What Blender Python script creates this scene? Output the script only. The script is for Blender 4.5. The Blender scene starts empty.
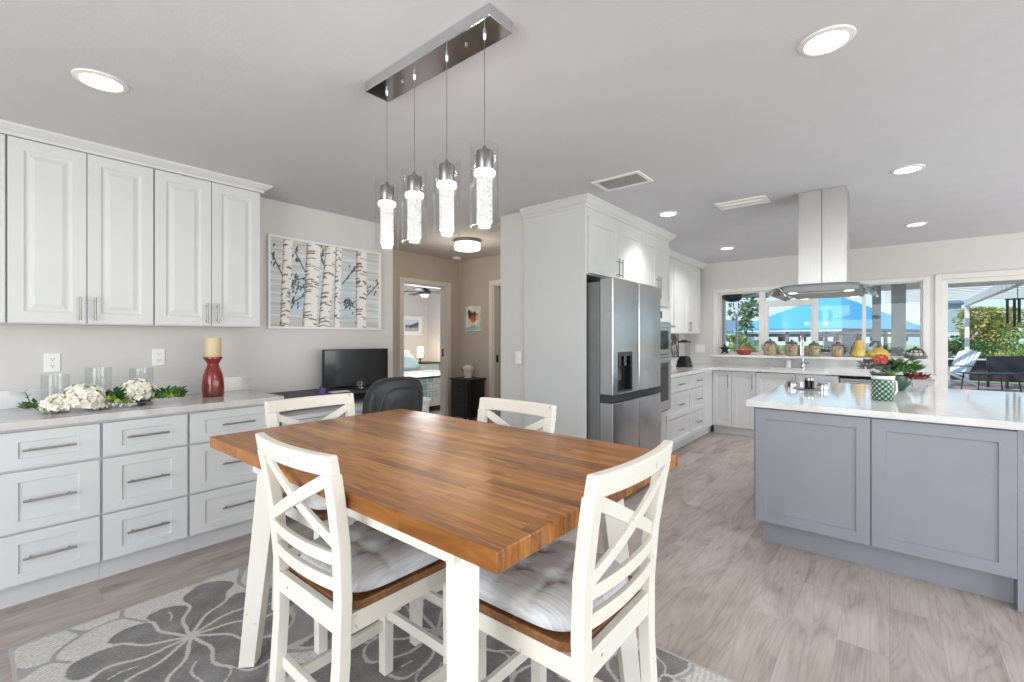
import bpy, bmesh, math, random
import numpy as np
from mathutils import Vector, Matrix
random.seed(7); rng = np.random.default_rng(7)
PI = math.pi
SC = bpy.context.scene
COL = SC.collection
R = math.radians

# ------------------------------------------------------------------ camera, sky, sun, exposure
cam_d = bpy.data.cameras.new('camera'); cam = bpy.data.objects.new('camera', cam_d); COL.objects.link(cam)
cam_d.sensor_width = 36; cam_d.lens = 455.0 / 1024 * 36; cam_d.clip_start = 0.02; cam_d.clip_end = 500
cam_d.shift_y = -3.5 / 1024
cam.location = (0, 0, 1.32); cam.rotation_euler = (PI / 2, 0, R(39.7))
SC.camera = cam
SC.view_settings.view_transform = 'Standard'; SC.view_settings.look = 'None'
SC.view_settings.exposure = 0.24; SC.view_settings.gamma = 1.0; SC.view_settings.use_curve_mapping = False
w = bpy.data.worlds.new('sky'); SC.world = w; w.use_nodes = True
wn = w.node_tree.nodes; wl = w.node_tree.links
bg = wn['Background']; tcw = wn.new('ShaderNodeTexCoord'); spw = wn.new('ShaderNodeSeparateXYZ'); sky = wn.new('ShaderNodeValToRGB')
wl.new(tcw.outputs['Generated'], spw.inputs[0]); wl.new(spw.outputs[2], sky.inputs['Fac'])
ee = sky.color_ramp.elements; ee[0].position = 0; ee[0].color = (.74, .86, .95, 1); ee[1].position = .7; ee[1].color = (.16, .36, .72, 1)
e3 = ee.new(.18); e3.color = (.42, .66, .9, 1)
wl.new(sky.outputs['Color'], bg.inputs['Color']); bg.inputs['Strength'].default_value = 1.15
sd = bpy.data.lights.new('sun', 'SUN'); sd.energy = 3.6; sd.angle = R(1.0); sd.color = (1, .96, .9)
sun = bpy.data.objects.new('sun', sd); COL.objects.link(sun); sun.location = (0, -20, 30)
sun.rotation_euler = Vector((.35, .62, -.75)).to_track_quat('-Z', 'Y').to_euler()

def area(name, loc, direction, sx, sy, energy, color=(1, 1, 1), spread=180, shape='RECTANGLE', parent=None):
    d = bpy.data.lights.new(name, 'AREA'); d.shape = shape; d.size = sx; d.size_y = sy; d.energy = energy
    d.color = color; d.spread = R(spread)
    o = bpy.data.objects.new(name, d); COL.objects.link(o); o.location = loc
    o.rotation_euler = Vector(direction).to_track_quat('-Z', 'Y').to_euler()
    if parent: o.parent = parent
    return o
# added fill lamps at unseen openings behind the camera and in the right wall
area('fill_rear', (-.55, -2.55, 1.25), (.05, 1, .25), 2.8, 2.2, 96, (.985, .985, 1))
area('fill_right', (3.32, 1.6, 1.2), (-1, 0, .04), 4.6, 2.1, 92, (.985, .985, 1))
area('fill_right_kitchen', (3.32, 5.75, 1.3), (-1, 0, .45), 2.0, 1.6, 50, (.985, .985, 1))

# ------------------------------------------------------------------ materials
def lin(c):
    c = [v / 255 for v in c]
    return tuple(v / 12.92 if v <= .04045 else ((v + .055) / 1.055) ** 2.4 for v in c)
def rgba(c): return (*lin(c), 1)
class NT:
    def __init__(s, name):
        s.m = bpy.data.materials.new(name); s.m.use_nodes = True
        s.t = s.m.node_tree; s.b = s.t.nodes['Principled BSDF']; s.out = s.t.nodes['Material Output']
    def n(s, typ, **k):
        n = s.t.nodes.new(typ)
        for a, v in k.items():
            if a.startswith('i_'):
                key = a[2:]
                if key.isdigit(): key = int(key)
                else: key = key.replace('_', ' ')
                n.inputs[key].default_value = v
            else: setattr(n, a, v)
        return n
    def l(s, a, b): s.t.links.new(a, b)
    def ramp(s, fac, stops):
        r = s.n('ShaderNodeValToRGB'); e = r.color_ramp.elements
        while len(e) < len(stops): e.new(.5)
        for i, (p, c) in enumerate(stops): e[i].position = p; e[i].color = rgba(c)
        s.l(fac, r.inputs['Fac']); return r.outputs['Color']
    def mix(s, fac, a, b, mode='MIX'):
        m = s.n('ShaderNodeMix', data_type='RGBA', blend_type=mode)
        for sock, v in ((m.inputs['Factor'], fac), (m.inputs[6], a), (m.inputs[7], b)):
            if hasattr(v, 'links'): s.l(v, sock)
            elif isinstance(v, (int, float)): sock.default_value = v
            else: sock.default_value = rgba(v)
        return m.outputs[2]
    def math(s, op, a, b=0.0):
        m = s.n('ShaderNodeMath', operation=op)
        for i, v in enumerate((a, b)):
            if hasattr(v, 'links'): s.l(v, m.inputs[i])
            else: m.inputs[i].default_value = v
        return m.outputs[0]
    def pos(s, scale=(1, 1, 1), rot=(0, 0, 0), obj=True):
        if obj: o = s.n('ShaderNodeTexCoord').outputs['Object']
        else: o = s.n('ShaderNodeNewGeometry').outputs['Position']
        mp = s.n('ShaderNodeMapping'); mp.inputs['Scale'].default_value = scale; mp.inputs['Rotation'].default_value = rot
        s.l(o, mp.inputs['Vector']); return mp.outputs['Vector']
    def noise(s, vec, scale, detail=4, rough=.55, dist=0):
        n = s.n('ShaderNodeTexNoise', i_Scale=scale, i_Detail=detail, i_Roughness=rough, i_Distortion=dist)
        if vec is not None: s.l(vec, n.inputs['Vector'])
        return n.outputs['Fac']
    def bump(s, h, strength=.2, dist=.002):
        b = s.n('ShaderNodeBump', i_Strength=strength, i_Distance=dist)
        s.l(h, b.inputs['Height']); s.l(b.outputs['Normal'], s.b.inputs['Normal'])
    def set(s, rough=.5, metal=0, spec=.5, coat=0, coat_rough=.05, trans=0, ior=1.5, emit=None, es=0):
        b = s.b; b.inputs['Roughness'].default_value = rough; b.inputs['Metallic'].default_value = metal
        b.inputs['Specular IOR Level'].default_value = spec; b.inputs['Coat Weight'].default_value = coat
        b.inputs['Coat Roughness'].default_value = coat_rough; b.inputs['Transmission Weight'].default_value = trans
        b.inputs['IOR'].default_value = ior
        if emit: b.inputs['Emission Color'].default_value = rgba(emit); b.inputs['Emission Strength'].default_value = es
        return s
def mat(name, c, rough=.5, metal=0, spec=.5, var=.03, scale=6, bump=0, bscale=60, **k):
    """plain surface with a faint procedural mottling"""
    s = NT(name).set(rough, metal, spec, **k)
    f = s.noise(s.pos(), scale)
    lo = tuple(max(0, v * (1 - var)) for v in c); hi = tuple(min(255, v * (1 + var)) for v in c)
    s.l(s.ramp(f, [(.3, lo), (.7, hi)]), s.b.inputs['Base Color'])
    if bump: s.bump(s.noise(s.pos(), bscale, 3), bump, .003)
    return s.m
M = {}
M['wall'] = mat('wall_paint', (217, 214, 211), .75, spec=.25, var=.008, bump=.08, bscale=120)
M['wall_tan'] = mat('hall_paint', (196, 187, 178), .75, spec=.25, var=.008, bump=.08, bscale=120)
M['ceiling'] = mat('ceiling_paint', (208, 208, 212), .85, spec=.2, var=.008, bump=.35, bscale=70)
M['trim'] = mat('white_trim', (226, 224, 220), .45, var=.01)
M['cab'] = mat('white_cabinet', (213, 213, 213), .5, spec=.3, var=.006)
M['cab_body'] = mat('white_cabinet_body', (208, 208, 208), .4, var=.006)
M['island'] = mat('grey_island_paint', (147, 149, 157), .42, var=.015)
M['nickel'] = mat('brushed_nickel', (150, 147, 142), .32, 1, var=.04, scale=30)
M['chrome'] = mat('chrome', (215, 215, 218), .08, 1, var=.01)
M['black'] = mat('black_plastic', (28, 28, 30), .4, var=.1)
M['dark'] = mat('dark_charcoal', (52, 53, 57), .5, var=.06)
M['screen'] = mat('screen_glass', (22, 22, 24), .22, var=.05, coat=.3)
M['gloss_black'] = mat('black_oven_glass', (30, 31, 34), .08, var=.05)
M['leather'] = mat('black_leather', (44, 44, 46), .42, var=.08, scale=40, bump=.25, bscale=300)
M['white_plastic'] = mat('white_plastic', (240, 239, 235), .35, var=.005)
M['slot'] = mat('dark_slot', (70, 68, 66), .6, var=.05)
M['white'] = mat('white_paint', (240, 240, 238), .4, var=.01)
M['black_wood'] = mat('black_painted_wood', (38, 38, 40), .4, var=.1)

def steel(name, c, rough):
    s = NT(name).set(rough, 1)
    f = s.noise(s.pos((60, 60, 1.2)), 6, 5)
    s.l(s.ramp(f, [(.3, tuple(v * .94 for v in c)), (.7, c)]), s.b.inputs['Base Color'])
    g = s.noise(s.pos((1, 1.3, .35)), 3.2, 2)
    s.bump(g, .25, .02)
    return s.m
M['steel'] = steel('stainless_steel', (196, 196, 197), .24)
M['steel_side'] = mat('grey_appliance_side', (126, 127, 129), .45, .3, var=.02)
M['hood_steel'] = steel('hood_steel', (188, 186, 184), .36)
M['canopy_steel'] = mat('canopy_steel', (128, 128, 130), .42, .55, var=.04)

def thin_glass(name, tint=(245, 250, 250), base=.05, rough=0.0, power=1.0):
    s = NT(name); t = s.t
    tr = s.n('ShaderNodeBsdfTransparent'); tr.inputs['Color'].default_value = rgba(tint)
    gl = s.n('ShaderNodeBsdfGlossy'); gl.inputs['Roughness'].default_value = rough
    lw = s.n('ShaderNodeLayerWeight', i_Blend=.5)
    f = s.math('POWER', lw.outputs['Facing'], 4.0); f = s.math('MULTIPLY', f, power); f = s.math('ADD', f, base)
    mx = s.n('ShaderNodeMixShader'); s.l(f, mx.inputs[0]); s.l(tr.outputs[0], mx.inputs[1]); s.l(gl.outputs[0], mx.inputs[2])
    s.l(mx.outputs[0], s.out.inputs['Surface']); return s.m
M['glass'] = thin_glass('window_glass', base=.02, power=.6)
M['shade_glass'] = thin_glass('clear_shade_glass', (252, 253, 253), .03, power=.5)
M['hood_glass'] = thin_glass('tinted_hood_glass', (214, 228, 226), .05)

def emit(name, c, strength):
    s = NT(name).set(.4, emit=c, es=strength); s.b.inputs['Base Color'].default_value = rgba(c); return s.m
M['bulb'] = emit('lit_lens', (255, 250, 240), 4.0)
M['bulb_warm'] = emit('lit_warm_shade', (255, 238, 214), 1.6)
M['ring_glow'] = emit('lit_led_ring', (255, 252, 246), 1.6)
def crystal():
    s = NT('bubble_crystal').set(.25)
    v = s.n('ShaderNodeTexVoronoi', i_Scale=190.0); s.l(s.pos(), v.inputs['Vector'])
    c = s.ramp(v.outputs['Distance'], [(.08, (255, 254, 250)), (.6, (168, 166, 162))])
    s.l(c, s.b.inputs['Base Color']); s.l(c, s.b.inputs['Emission Color']); s.b.inputs['Emission Strength'].default_value = .62
    return s.m
M['crystal'] = crystal()

def mp3b(s, off):
    m_ = s.n('ShaderNodeMapping'); m_.inputs['Scale'].default_value = (6.5, .75, 1); s.l(off.outputs[0], m_.inputs['Vector']); return m_.outputs[0]
def floor_mat():
    s = NT('grey_oak_planks').set(.42, spec=.4)
    p = s.pos(obj=False); rot = s.n('ShaderNodeMapping'); rot.inputs['Rotation'].default_value = (0, 0, PI / 2); s.l(p, rot.inputs['Vector'])
    b = s.n('ShaderNodeTexBrick', offset=.37, offset_frequency=2, i_Scale=1.0); b.inputs['Brick Width'].default_value = 1.22
    b.inputs['Row Height'].default_value = .178; b.inputs['Mortar Size'].default_value = .0012; b.inputs['Bias'].default_value = 0
    b.inputs['Color1'].default_value = (0, 0, 0, 1); b.inputs['Color2'].default_value = (1, 1, 1, 1); b.inputs['Mortar'].default_value = (.5, .5, .5, 1)
    s.l(rot.outputs[0], b.inputs['Vector'])
    # per plank offset of the grain
    off = s.n('ShaderNodeVectorMath', operation='MULTIPLY_ADD'); s.l(b.outputs['Color'], off.inputs[0]); off.inputs[1].default_value = (7, 13, 3); s.l(p, off.inputs[2])
    mp = s.n('ShaderNodeMapping'); mp.inputs['Scale'].default_value = (9, 1.1, 1); s.l(off.outputs[0], mp.inputs['Vector'])
    g1 = s.noise(mp.outputs[0], 2.2, 6, .62, 1.2)
    mp2 = s.n('ShaderNodeMapping'); mp2.inputs['Scale'].default_value = (60, 2.5, 1); s.l(off.outputs[0], mp2.inputs['Vector'])
    g2 = s.noise(mp2.outputs[0], 2.0, 4, .6)
    mp3 = s.n('ShaderNodeMapping'); mp3.inputs['Scale'].default_value = (4.5, 1.6, 1); s.l(off.outputs[0], mp3.inputs['Vector'])
    g3 = s.noise(mp3.outputs[0], 1.3, 3, .5, .6)
    ring = s.math('PINGPONG', s.math('MULTIPLY', s.noise(mp3b(s, off), 1.0, 2, .5, .7), 13.0), .5); ring = s.math('MULTIPLY', ring, 2.0)
    c = s.ramp(g1, [(.25, (124, 110, 102)), (.47, (172, 160, 152)), (.75, (194, 184, 177))])
    c = s.mix(.46, c, s.ramp(ring, [(.0, (110, 95, 87)), (.3, (170, 158, 150)), (1, (194, 184, 177))]))
    kv = s.n('ShaderNodeTexVoronoi', i_Scale=1.0); mk = s.n('ShaderNodeMapping'); mk.inputs['Scale'].default_value = (5.5, 1.9, 1); s.l(off.outputs[0], mk.inputs['Vector']); s.l(mk.outputs[0], kv.inputs['Vector'])
    c = s.mix(s.ramp(kv.outputs['Distance'], [(.02, (190, 190, 190)), (.2, (0, 0, 0))]), c, (98, 84, 74))
    c = s.mix(s.math('MULTIPLY', g2, .42), c, s.ramp(g2, [(.35, (120, 105, 97)), (.65, (202, 192, 185))]), 'MIX')
    c = s.mix(.45, c, s.ramp(g3, [(.3, (122, 108, 100)), (.46, (174, 162, 154)), (.7, (198, 188, 181))]))
    c = s.mix(.14, c, b.outputs['Color'], 'SOFT_LIGHT')
    c = s.mix(s.math('MULTIPLY', b.outputs['Fac'], .3), c, (122, 107, 96))
    s.l(c, s.b.inputs['Base Color']); s.bump(g2, .12, .001); return s.m
M['floor'] = floor_mat()

def wood_table():
    s = NT('varnished_acacia_staves').set(.36, spec=.3, coat=.16, coat_rough=.12)
    p = s.pos()
    b = s.n('ShaderNodeTexBrick', offset=.43, offset_frequency=2, i_Scale=1.0); b.inputs['Brick Width'].default_value = .5
    b.inputs['Row Height'].default_value = .038; b.inputs['Mortar Size'].default_value = .0006; b.inputs['Bias'].default_value = 0
    b.inputs['Color1'].default_value = (0, 0, 0, 1); b.inputs['Color2'].default_value = (1, 1, 1, 1); b.inputs['Mortar'].default_value = (.3, .3, .3, 1)
    s.l(p, b.inputs['Vector'])
    off = s.n('ShaderNodeVectorMath', operation='MULTIPLY_ADD'); s.l(b.outputs['Color'], off.inputs[0]); off.inputs[1].default_value = (5, 9, 2); s.l(p, off.inputs[2])
    mp = s.n('ShaderNodeMapping'); mp.inputs['Scale'].default_value = (1.5, 24, 6); s.l(off.outputs[0], mp.inputs['Vector'])
    g = s.noise(mp.outputs[0], 2.4, 6, .6, .8)
    mp2 = s.n('ShaderNodeMapping'); mp2.inputs['Scale'].default_value = (2.4, 34, 9); s.l(p, mp2.inputs['Vector'])
    d = s.noise(mp2.outputs[0], 1.7, 3, .5, .4)
    c = s.ramp(b.outputs['Color'], [(0, (108, 62, 22)), (.3, (146, 88, 32)), (.65, (168, 106, 42)), (1, (194, 136, 66))])
    c = s.mix(.42, c, s.ramp(g, [(.3, (88, 50, 16)), (.5, (154, 96, 36)), (.68, (202, 144, 72))]))
    c = s.mix(s.ramp(d, [(.61, (0, 0, 0)), (.66, (200, 200, 200))]), c, (74, 46, 26))
    sc = s.noise(s.pos((2.2, 30, 3)), 3.1, 2, .5, .3)
    c = s.mix(s.ramp(sc, [(.66, (0, 0, 0)), (.70, (150, 150, 150))]), c, (205, 165, 120))
    s.l(c, s.b.inputs['Base Color']); s.bump(s.math('ADD', s.math('ADD', g, s.math('MULTIPLY', b.outputs['Color'], .6)), s.math('MULTIPLY', b.outputs['Fac'], -.6)), .3, .002)
    return s.m
M['table'] = wood_table()
def wood_seat():
    s = NT('brown_seat_wood').set(.35, coat=.2)
    g = s.noise(s.pos((3, 30, 10)), 2.4, 5, .6, .6)
    s.l(s.ramp(g, [(.3, (102, 62, 28)), (.7, (150, 98, 52))]), s.b.inputs['Base Color']); return s.m
M['seat'] = wood_seat()
def distressed():
    s = NT('distressed_white_paint').set(.45)
    a = s.noise(s.pos((1, 1, .6)), 42, 3, .5); 
    c = s.ramp(a, [(.70, (230, 226, 215)), (.745, (200, 191, 176)), (.80, (120, 92, 62))])
    c = s.mix(s.noise(s.pos(), 7), c, (232, 229, 219), 'MULTIPLY') if False else c
    s.l(c, s.b.inputs['Base Color']); return s.m
M['chair'] = distressed()
def cushion_mat():
    s = NT('grey_striped_cushion_fabric').set(.9, spec=.15)
    wv = s.noise(s.pos((90, 4, 8)), 2.0, 3, .6); n2 = s.noise(s.pos((9, 70, 9)), 3, 2)
    c = s.ramp(wv, [(.32, (190, 193, 198)), (.5, (216, 217, 219)), (.68, (230, 229, 227))])
    c = s.mix(s.math('MULTIPLY', n2, .35), c, (192, 196, 205))
    s.l(c, s.b.inputs['Base Color']); s.bump(wv, .3, .002); return s.m
M['cushion'] = cushion_mat()
def quartz():
    s = NT('white_quartz').set(.07, spec=.55)
    n = s.noise(s.pos((1, 1.6, 1)), 2.2, 6, .6, 1.6)
    c = s.ramp(n, [(.40, (226, 226, 225)), (.50, (221, 220, 219)), (.56, (224, 224, 223)), (.62, (228, 228, 227))])
    s.l(c, s.b.inputs['Base Color']); return s.m
M['quartz'] = quartz()
def quartz_desk():
    s = NT('veined_quartz').set(.12, spec=.5)
    n = s.noise(s.pos((2.2, .7, 1)), 2.6, 6, .6, 1.2)
    c = s.ramp(n, [(.30, (188, 182, 178)), (.46, (206, 204, 202)), (.55, (197, 193, 189)), (.68, (214, 213, 212))])
    s.l(c, s.b.inputs['Base Color']); return s.m
M['quartz_desk'] = quartz_desk()
def mosaic():
    s = NT('mosaic_tile').set(.2)
    v = s.n('ShaderNodeTexVoronoi', i_Scale=26.0); s.l(s.pos((1, 1, .6)), v.inputs['Vector'])
    sx = s.n('ShaderNodeSeparateColor'); s.l(v.outputs['Color'], sx.inputs[0])
    s.l(s.ramp(sx.outputs[0], [(.2, (48, 46, 48)), (.4, (128, 122, 118)), (.6, (205, 202, 198)), (.8, (84, 80, 80))]), s.b.inputs['Base Color']); return s.m
M['mosaic'] = mosaic()
def painted(name, rough=.8, bump=0, bs=200):
    s = NT(name).set(rough, spec=.2)
    a = s.n('ShaderNodeAttribute', attribute_name='paint'); f = s.noise(s.pos(), 90, 3)
    s.l(s.mix(s.math('MULTIPLY', f, .12), a.outputs['Color'], (128, 128, 128), 'OVERLAY'), s.b.inputs['Base Color'])
    if bump: s.bump(s.noise(s.pos(), bs, 3), bump, .004)
    return s.m
M['rug'] = painted('woven_rug_pile', .95, .5, 260)
M['paint'] = painted('painted_canvas', .7)
M['quilt'] = painted('patchwork_quilt', .9)
def leafmat(name, a, b, rough=.55):
    s = NT(name).set(rough, spec=.3)
    s.l(s.ramp(s.noise(s.pos(), 14, 2), [(.3, a), (.7, b)]), s.b.inputs['Base Color']); return s.m
M['leaf'] = leafmat('green_leaf', (50, 92, 48), (98, 138, 74))
M['leaf_bright'] = leafmat('bright_green_leaf', (120, 158, 60), (160, 188, 90))
M['leaf_dark'] = leafmat('dusky_leaf', (76, 82, 72), (128, 124, 126))
M['petal'] = leafmat('cream_petal', (232, 226, 206), (250, 247, 236), .7)
M['coral'] = leafmat('coral_petal', (188, 76, 66), (222, 118, 102), .6)
M['rust'] = leafmat('rust_leaf', (118, 52, 44), (158, 84, 62), .6)
M['gold_tree'] = leafmat('golden_foliage', (146, 146, 70), (206, 198, 124), .7)
M['green_tree'] = leafmat('pine_foliage', (84, 112, 84), (146, 160, 112), .7)
M['bush'] = leafmat('shrub_foliage', (96, 134, 72), (176, 196, 120), .7)
M['trunk'] = mat('bark', (110, 96, 82), .9, var=.15)

# ------------------------------------------------------------------ mesh building
class MB:
    def __init__(s): s.v = []; s.f = []
    def add(s, vs, fs):
        k = len(s.v); s.v += [tuple(v) for v in vs]; s.f += [tuple(i + k for i in f) for f in fs]; return s
    def box(s, x0, x1, y0, y1, z0, z1):
        return s.hexa([(x0, y0, z0), (x1, y0, z0), (x1, y1, z0), (x0, y1, z0)], [(x0, y0, z1), (x1, y0, z1), (x1, y1, z1), (x0, y1, z1)])
    def hexa(s, a, b):
        n = len(a)
        fs = [tuple(reversed(range(n))), tuple(range(n, 2 * n))]
        fs += [(i, (i + 1) % n, n + (i + 1) % n, n + i) for i in range(n)]
        return s.add(list(a) + list(b), fs)
    def bar(s, p, q, wx, wy, up=(0, 0, 1)):
        """straight bar of rectangular section from p to q"""
        p = Vector(p); q = Vector(q); d = (q - p).normalized(); u = Vector(up)
        if abs(d.dot(u)) > .98: u = Vector((0, 1, 0))
        a = d.cross(u).normalized(); b = a.cross(d).normalized()
        ring = [a * sx * wx / 2 + b * sy * wy / 2 for sx, sy in ((-1, -1), (1, -1), (1, 1), (-1, 1))]
        return s.hexa([p + r for r in ring], [q + r for r in ring])
    def tube(s, pts, r, seg=10, cap=True):
        pts = [Vector(p) for p in pts]; n = len(pts)
        rs = r if isinstance(r, (list, tuple)) else [r] * n
        vs = []; up = None
        for i, p in enumerate(pts):
            d = (pts[min(i + 1, n - 1)] - pts[max(i - 1, 0)]).normalized()
            if up is None or abs(d.dot(up)) > .95: up = Vector((0, 0, 1)) if abs(d.z) < .9 else Vector((1, 0, 0))
            a = d.cross(up).normalized(); b = a.cross(d).normalized()
            for k in range(seg):
                t = 2 * PI * k / seg; vs.append(p + (a * math.cos(t) + b * math.sin(t)) * rs[i])
        fs = [(i * seg + k, i * seg + (k + 1) % seg, (i + 1) * seg + (k + 1) % seg, (i + 1) * seg + k) for i in range(n - 1) for k in range(seg)]
        if cap: fs += [tuple(range(seg))[::-1], tuple((n - 1) * seg + k for k in range(seg))]
        return s.add(vs, fs)
    def lathe(s, prof, c=(0, 0, 0), seg=32, closed=False, sx=1, sy=1):
        vs = []; n = len(prof)
        for r, z in prof:
            for k in range(seg):
                t = 2 * PI * k / seg; vs.append((c[0] + r * math.cos(t) * sx, c[1] + r * math.sin(t) * sy, c[2] + z))
        m = n if closed else n - 1
        fs = [(i * seg + k, i * seg + (k + 1) % seg, ((i + 1) % n) * seg + (k + 1) % seg, ((i + 1) % n) * seg + k) for i in range(m) for k in range(seg)]
        if not closed:
            fs += [tuple(range(seg))[::-1], tuple((n - 1) * seg + k for k in range(seg))]
        return s.add(vs, fs)
    def ball(s, c, r, seg=14, rings=9):
        rx, ry, rz = r if isinstance(r, tuple) else (r, r, r)
        prof = [(math.sin(PI * i / rings), -math.cos(PI * i / rings)) for i in range(rings + 1)]
        vs = []
        for a, z in prof:
            a = max(a, .004)
            for k in range(seg):
                t = 2 * PI * k / seg; vs.append((c[0] + a * rx * math.cos(t), c[1] + a * ry * math.sin(t), c[2] + z * rz))
        fs = [(i * seg + k, i * seg + (k + 1) % seg, (i + 1) * seg + (k + 1) % seg, (i + 1) * seg + k) for i in range(rings) for k in range(seg)]
        fs += [tuple(range(seg))[::-1], tuple(rings * seg + k for k in range(seg))]
        return s.add(vs, fs)
    def prism(s, poly, z0, z1, axis='z'):
        f = {'z': lambda a, b, c: (a, b, c), 'x': lambda a, b, c: (c, a, b), 'y': lambda a, b, c: (a, c, b)}[axis]
        return s.hexa([f(a, b, z0) for a, b in poly], [f(a, b, z1) for a, b in poly])
    def panel(s, fr, u0, u1, v0, v1, loops):
        """nested rectangles (inset, height) giving a shaker or raised front; fr maps (u,v,w) to space"""
        k0 = []
        for ins, h in loops:
            a, b = ins if isinstance(ins, tuple) else (ins, ins)
            k0.append([fr(u0 + a, v0 + b, h), fr(u1 - a, v0 + b, h), fr(u1 - a, v1 - b, h), fr(u0 + a, v1 - b, h)])
        vs = [p for l in k0 for p in l]; n = len(loops); fs = [(3, 2, 1, 0)]
        for i in range(n - 1):
            fs += [(4 * i + j, 4 * i + (j + 1) % 4, 4 * i + 4 + (j + 1) % 4, 4 * i + 4 + j) for j in range(4)]
        fs.append(tuple(4 * (n - 1) + j for j in range(4)))
        return s.add(vs, fs)
    def leaf(s, c, d, up, L, W):
        c = Vector(c); d = Vector(d).normalized(); u = Vector(up); a = d.cross(u)
        a = a.normalized() if a.length > 1e-4 else Vector((1, 0, 0)); n = a.cross(d).normalized()
        return s.add([c, c + d * L * .45 + a * W / 2 + n * L * .06, c + d * L, c + d * L * .45 - a * W / 2 + n * L * .06, c + d * L * .5 - n * L * .03],
                     [(0, 1, 4), (1, 2, 4), (2, 3, 4), (3, 0, 4)])
    def build(s, name, m, parent=None, off=(0, 0, 0), smooth=False, bevel=0, weld=False):
        me = bpy.data.meshes.new(name)
        ox, oy, oz = off
        me.from_pydata([(x - ox, y - oy, z - oz) for x, y, z in s.v], [], s.f)
        bm = bmesh.new(); bm.from_mesh(me)
        if weld: bmesh.ops.remove_doubles(bm, verts=bm.verts, dist=1e-5)
        bmesh.ops.recalc_face_normals(bm, faces=bm.faces); bm.to_mesh(me); bm.free()
        if smooth:
            for p in me.polygons: p.use_smooth = True
            if smooth != 'all': me.set_sharp_from_angle(angle=R(40))
        me.materials.append(M[m] if isinstance(m, str) else m)
        o = bpy.data.objects.new(name, me); COL.objects.link(o)
        if parent: o.parent = parent
        elif off != (0, 0, 0): o.location = off
        if bevel:
            b = o.modifiers.new('bevel', 'BEVEL'); b.width = bevel; b.segments = 2; b.limit_method = 'ANGLE'; b.angle_limit = R(50)
        return o
FPX = lambda x0: (lambda u, v, h: (x0 + h, u, v))          # faces +X
FMX = lambda x0: (lambda u, v, h: (x0 - h, u, v))          # faces -X
FMY = lambda y0: (lambda u, v, h: (u, y0 - h, v))          # faces -Y
SHAKER = lambda t=.019, st=.057: [(0, 0), (0, t - .0015), (.0015, t), (st, t), (st + .003, t - .009)]
RAISED = lambda t=.02, st=.058: [(0, 0), (0, t - .002), (.002, t), (st, t), (st + .004, t - .004), (st + .012, t - .009), (st + .02, t - .009), (st + .042, t - .001), (st + .045, t - .001)]
DRAWER = lambda t=.02, su=.078, sv=.05: [(0, 0), (0, t - .0015), (.0015, t), ((su, sv), t), ((su + .003, sv + .003), t - .008)]
SLAB = lambda t=.019: [(0, 0), (0, t - .0015), (.0015, t)]

def tag(o, label, cat, group=None, kind=None):
    o['label'] = label; o['category'] = cat
    if group: o['group'] = group
    if kind: o['kind'] = kind
    return o
def thing(name, label, cat, loc=(0, 0, 0), rz=0, group=None):
    o = bpy.data.objects.new(name, None); COL.objects.link(o); o.empty_display_size = .05
    o.location = loc; o.rotation_euler = (0, 0, rz); return tag(o, label, cat, group)
def struct(name, mb, m, **k):
    o = mb.build(name, m, **k)
    if not o.parent: o['kind'] = 'structure'
    return o
def dup(root, label, loc=None, rz=None, group=None):
    def rec(o, par):
        c = o.copy(); COL.objects.link(c); c.parent = par
        for ch in list(o.children): rec(ch, c)
        return c
    c = rec(root, None); c['label'] = label
    if loc: c.location = loc
    if rz is not None: c.rotation_euler = (0, 0, rz)
    if group: c['group'] = group
    return c
def bar_pull(fr, c, length, vertical, r=.0055, stand=.03):
    """bar handle with two posts; c = (u, v), fr maps (u,v,w)"""
    mb = MB(); u, v = c; h = length / 2
    A, B = ((u, v - h), (u, v + h)) if vertical else ((u - h, v), (u + h, v))
    mb.tube([fr(*A, stand), fr(*B, stand)], r, 10)
    for k in (-.36, .36):
        q = (u, v + k * length) if vertical else (u + k * length, v)
        mb.tube([fr(*q, 0), fr(*q, stand)], r * .8, 8)
    return mb
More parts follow.
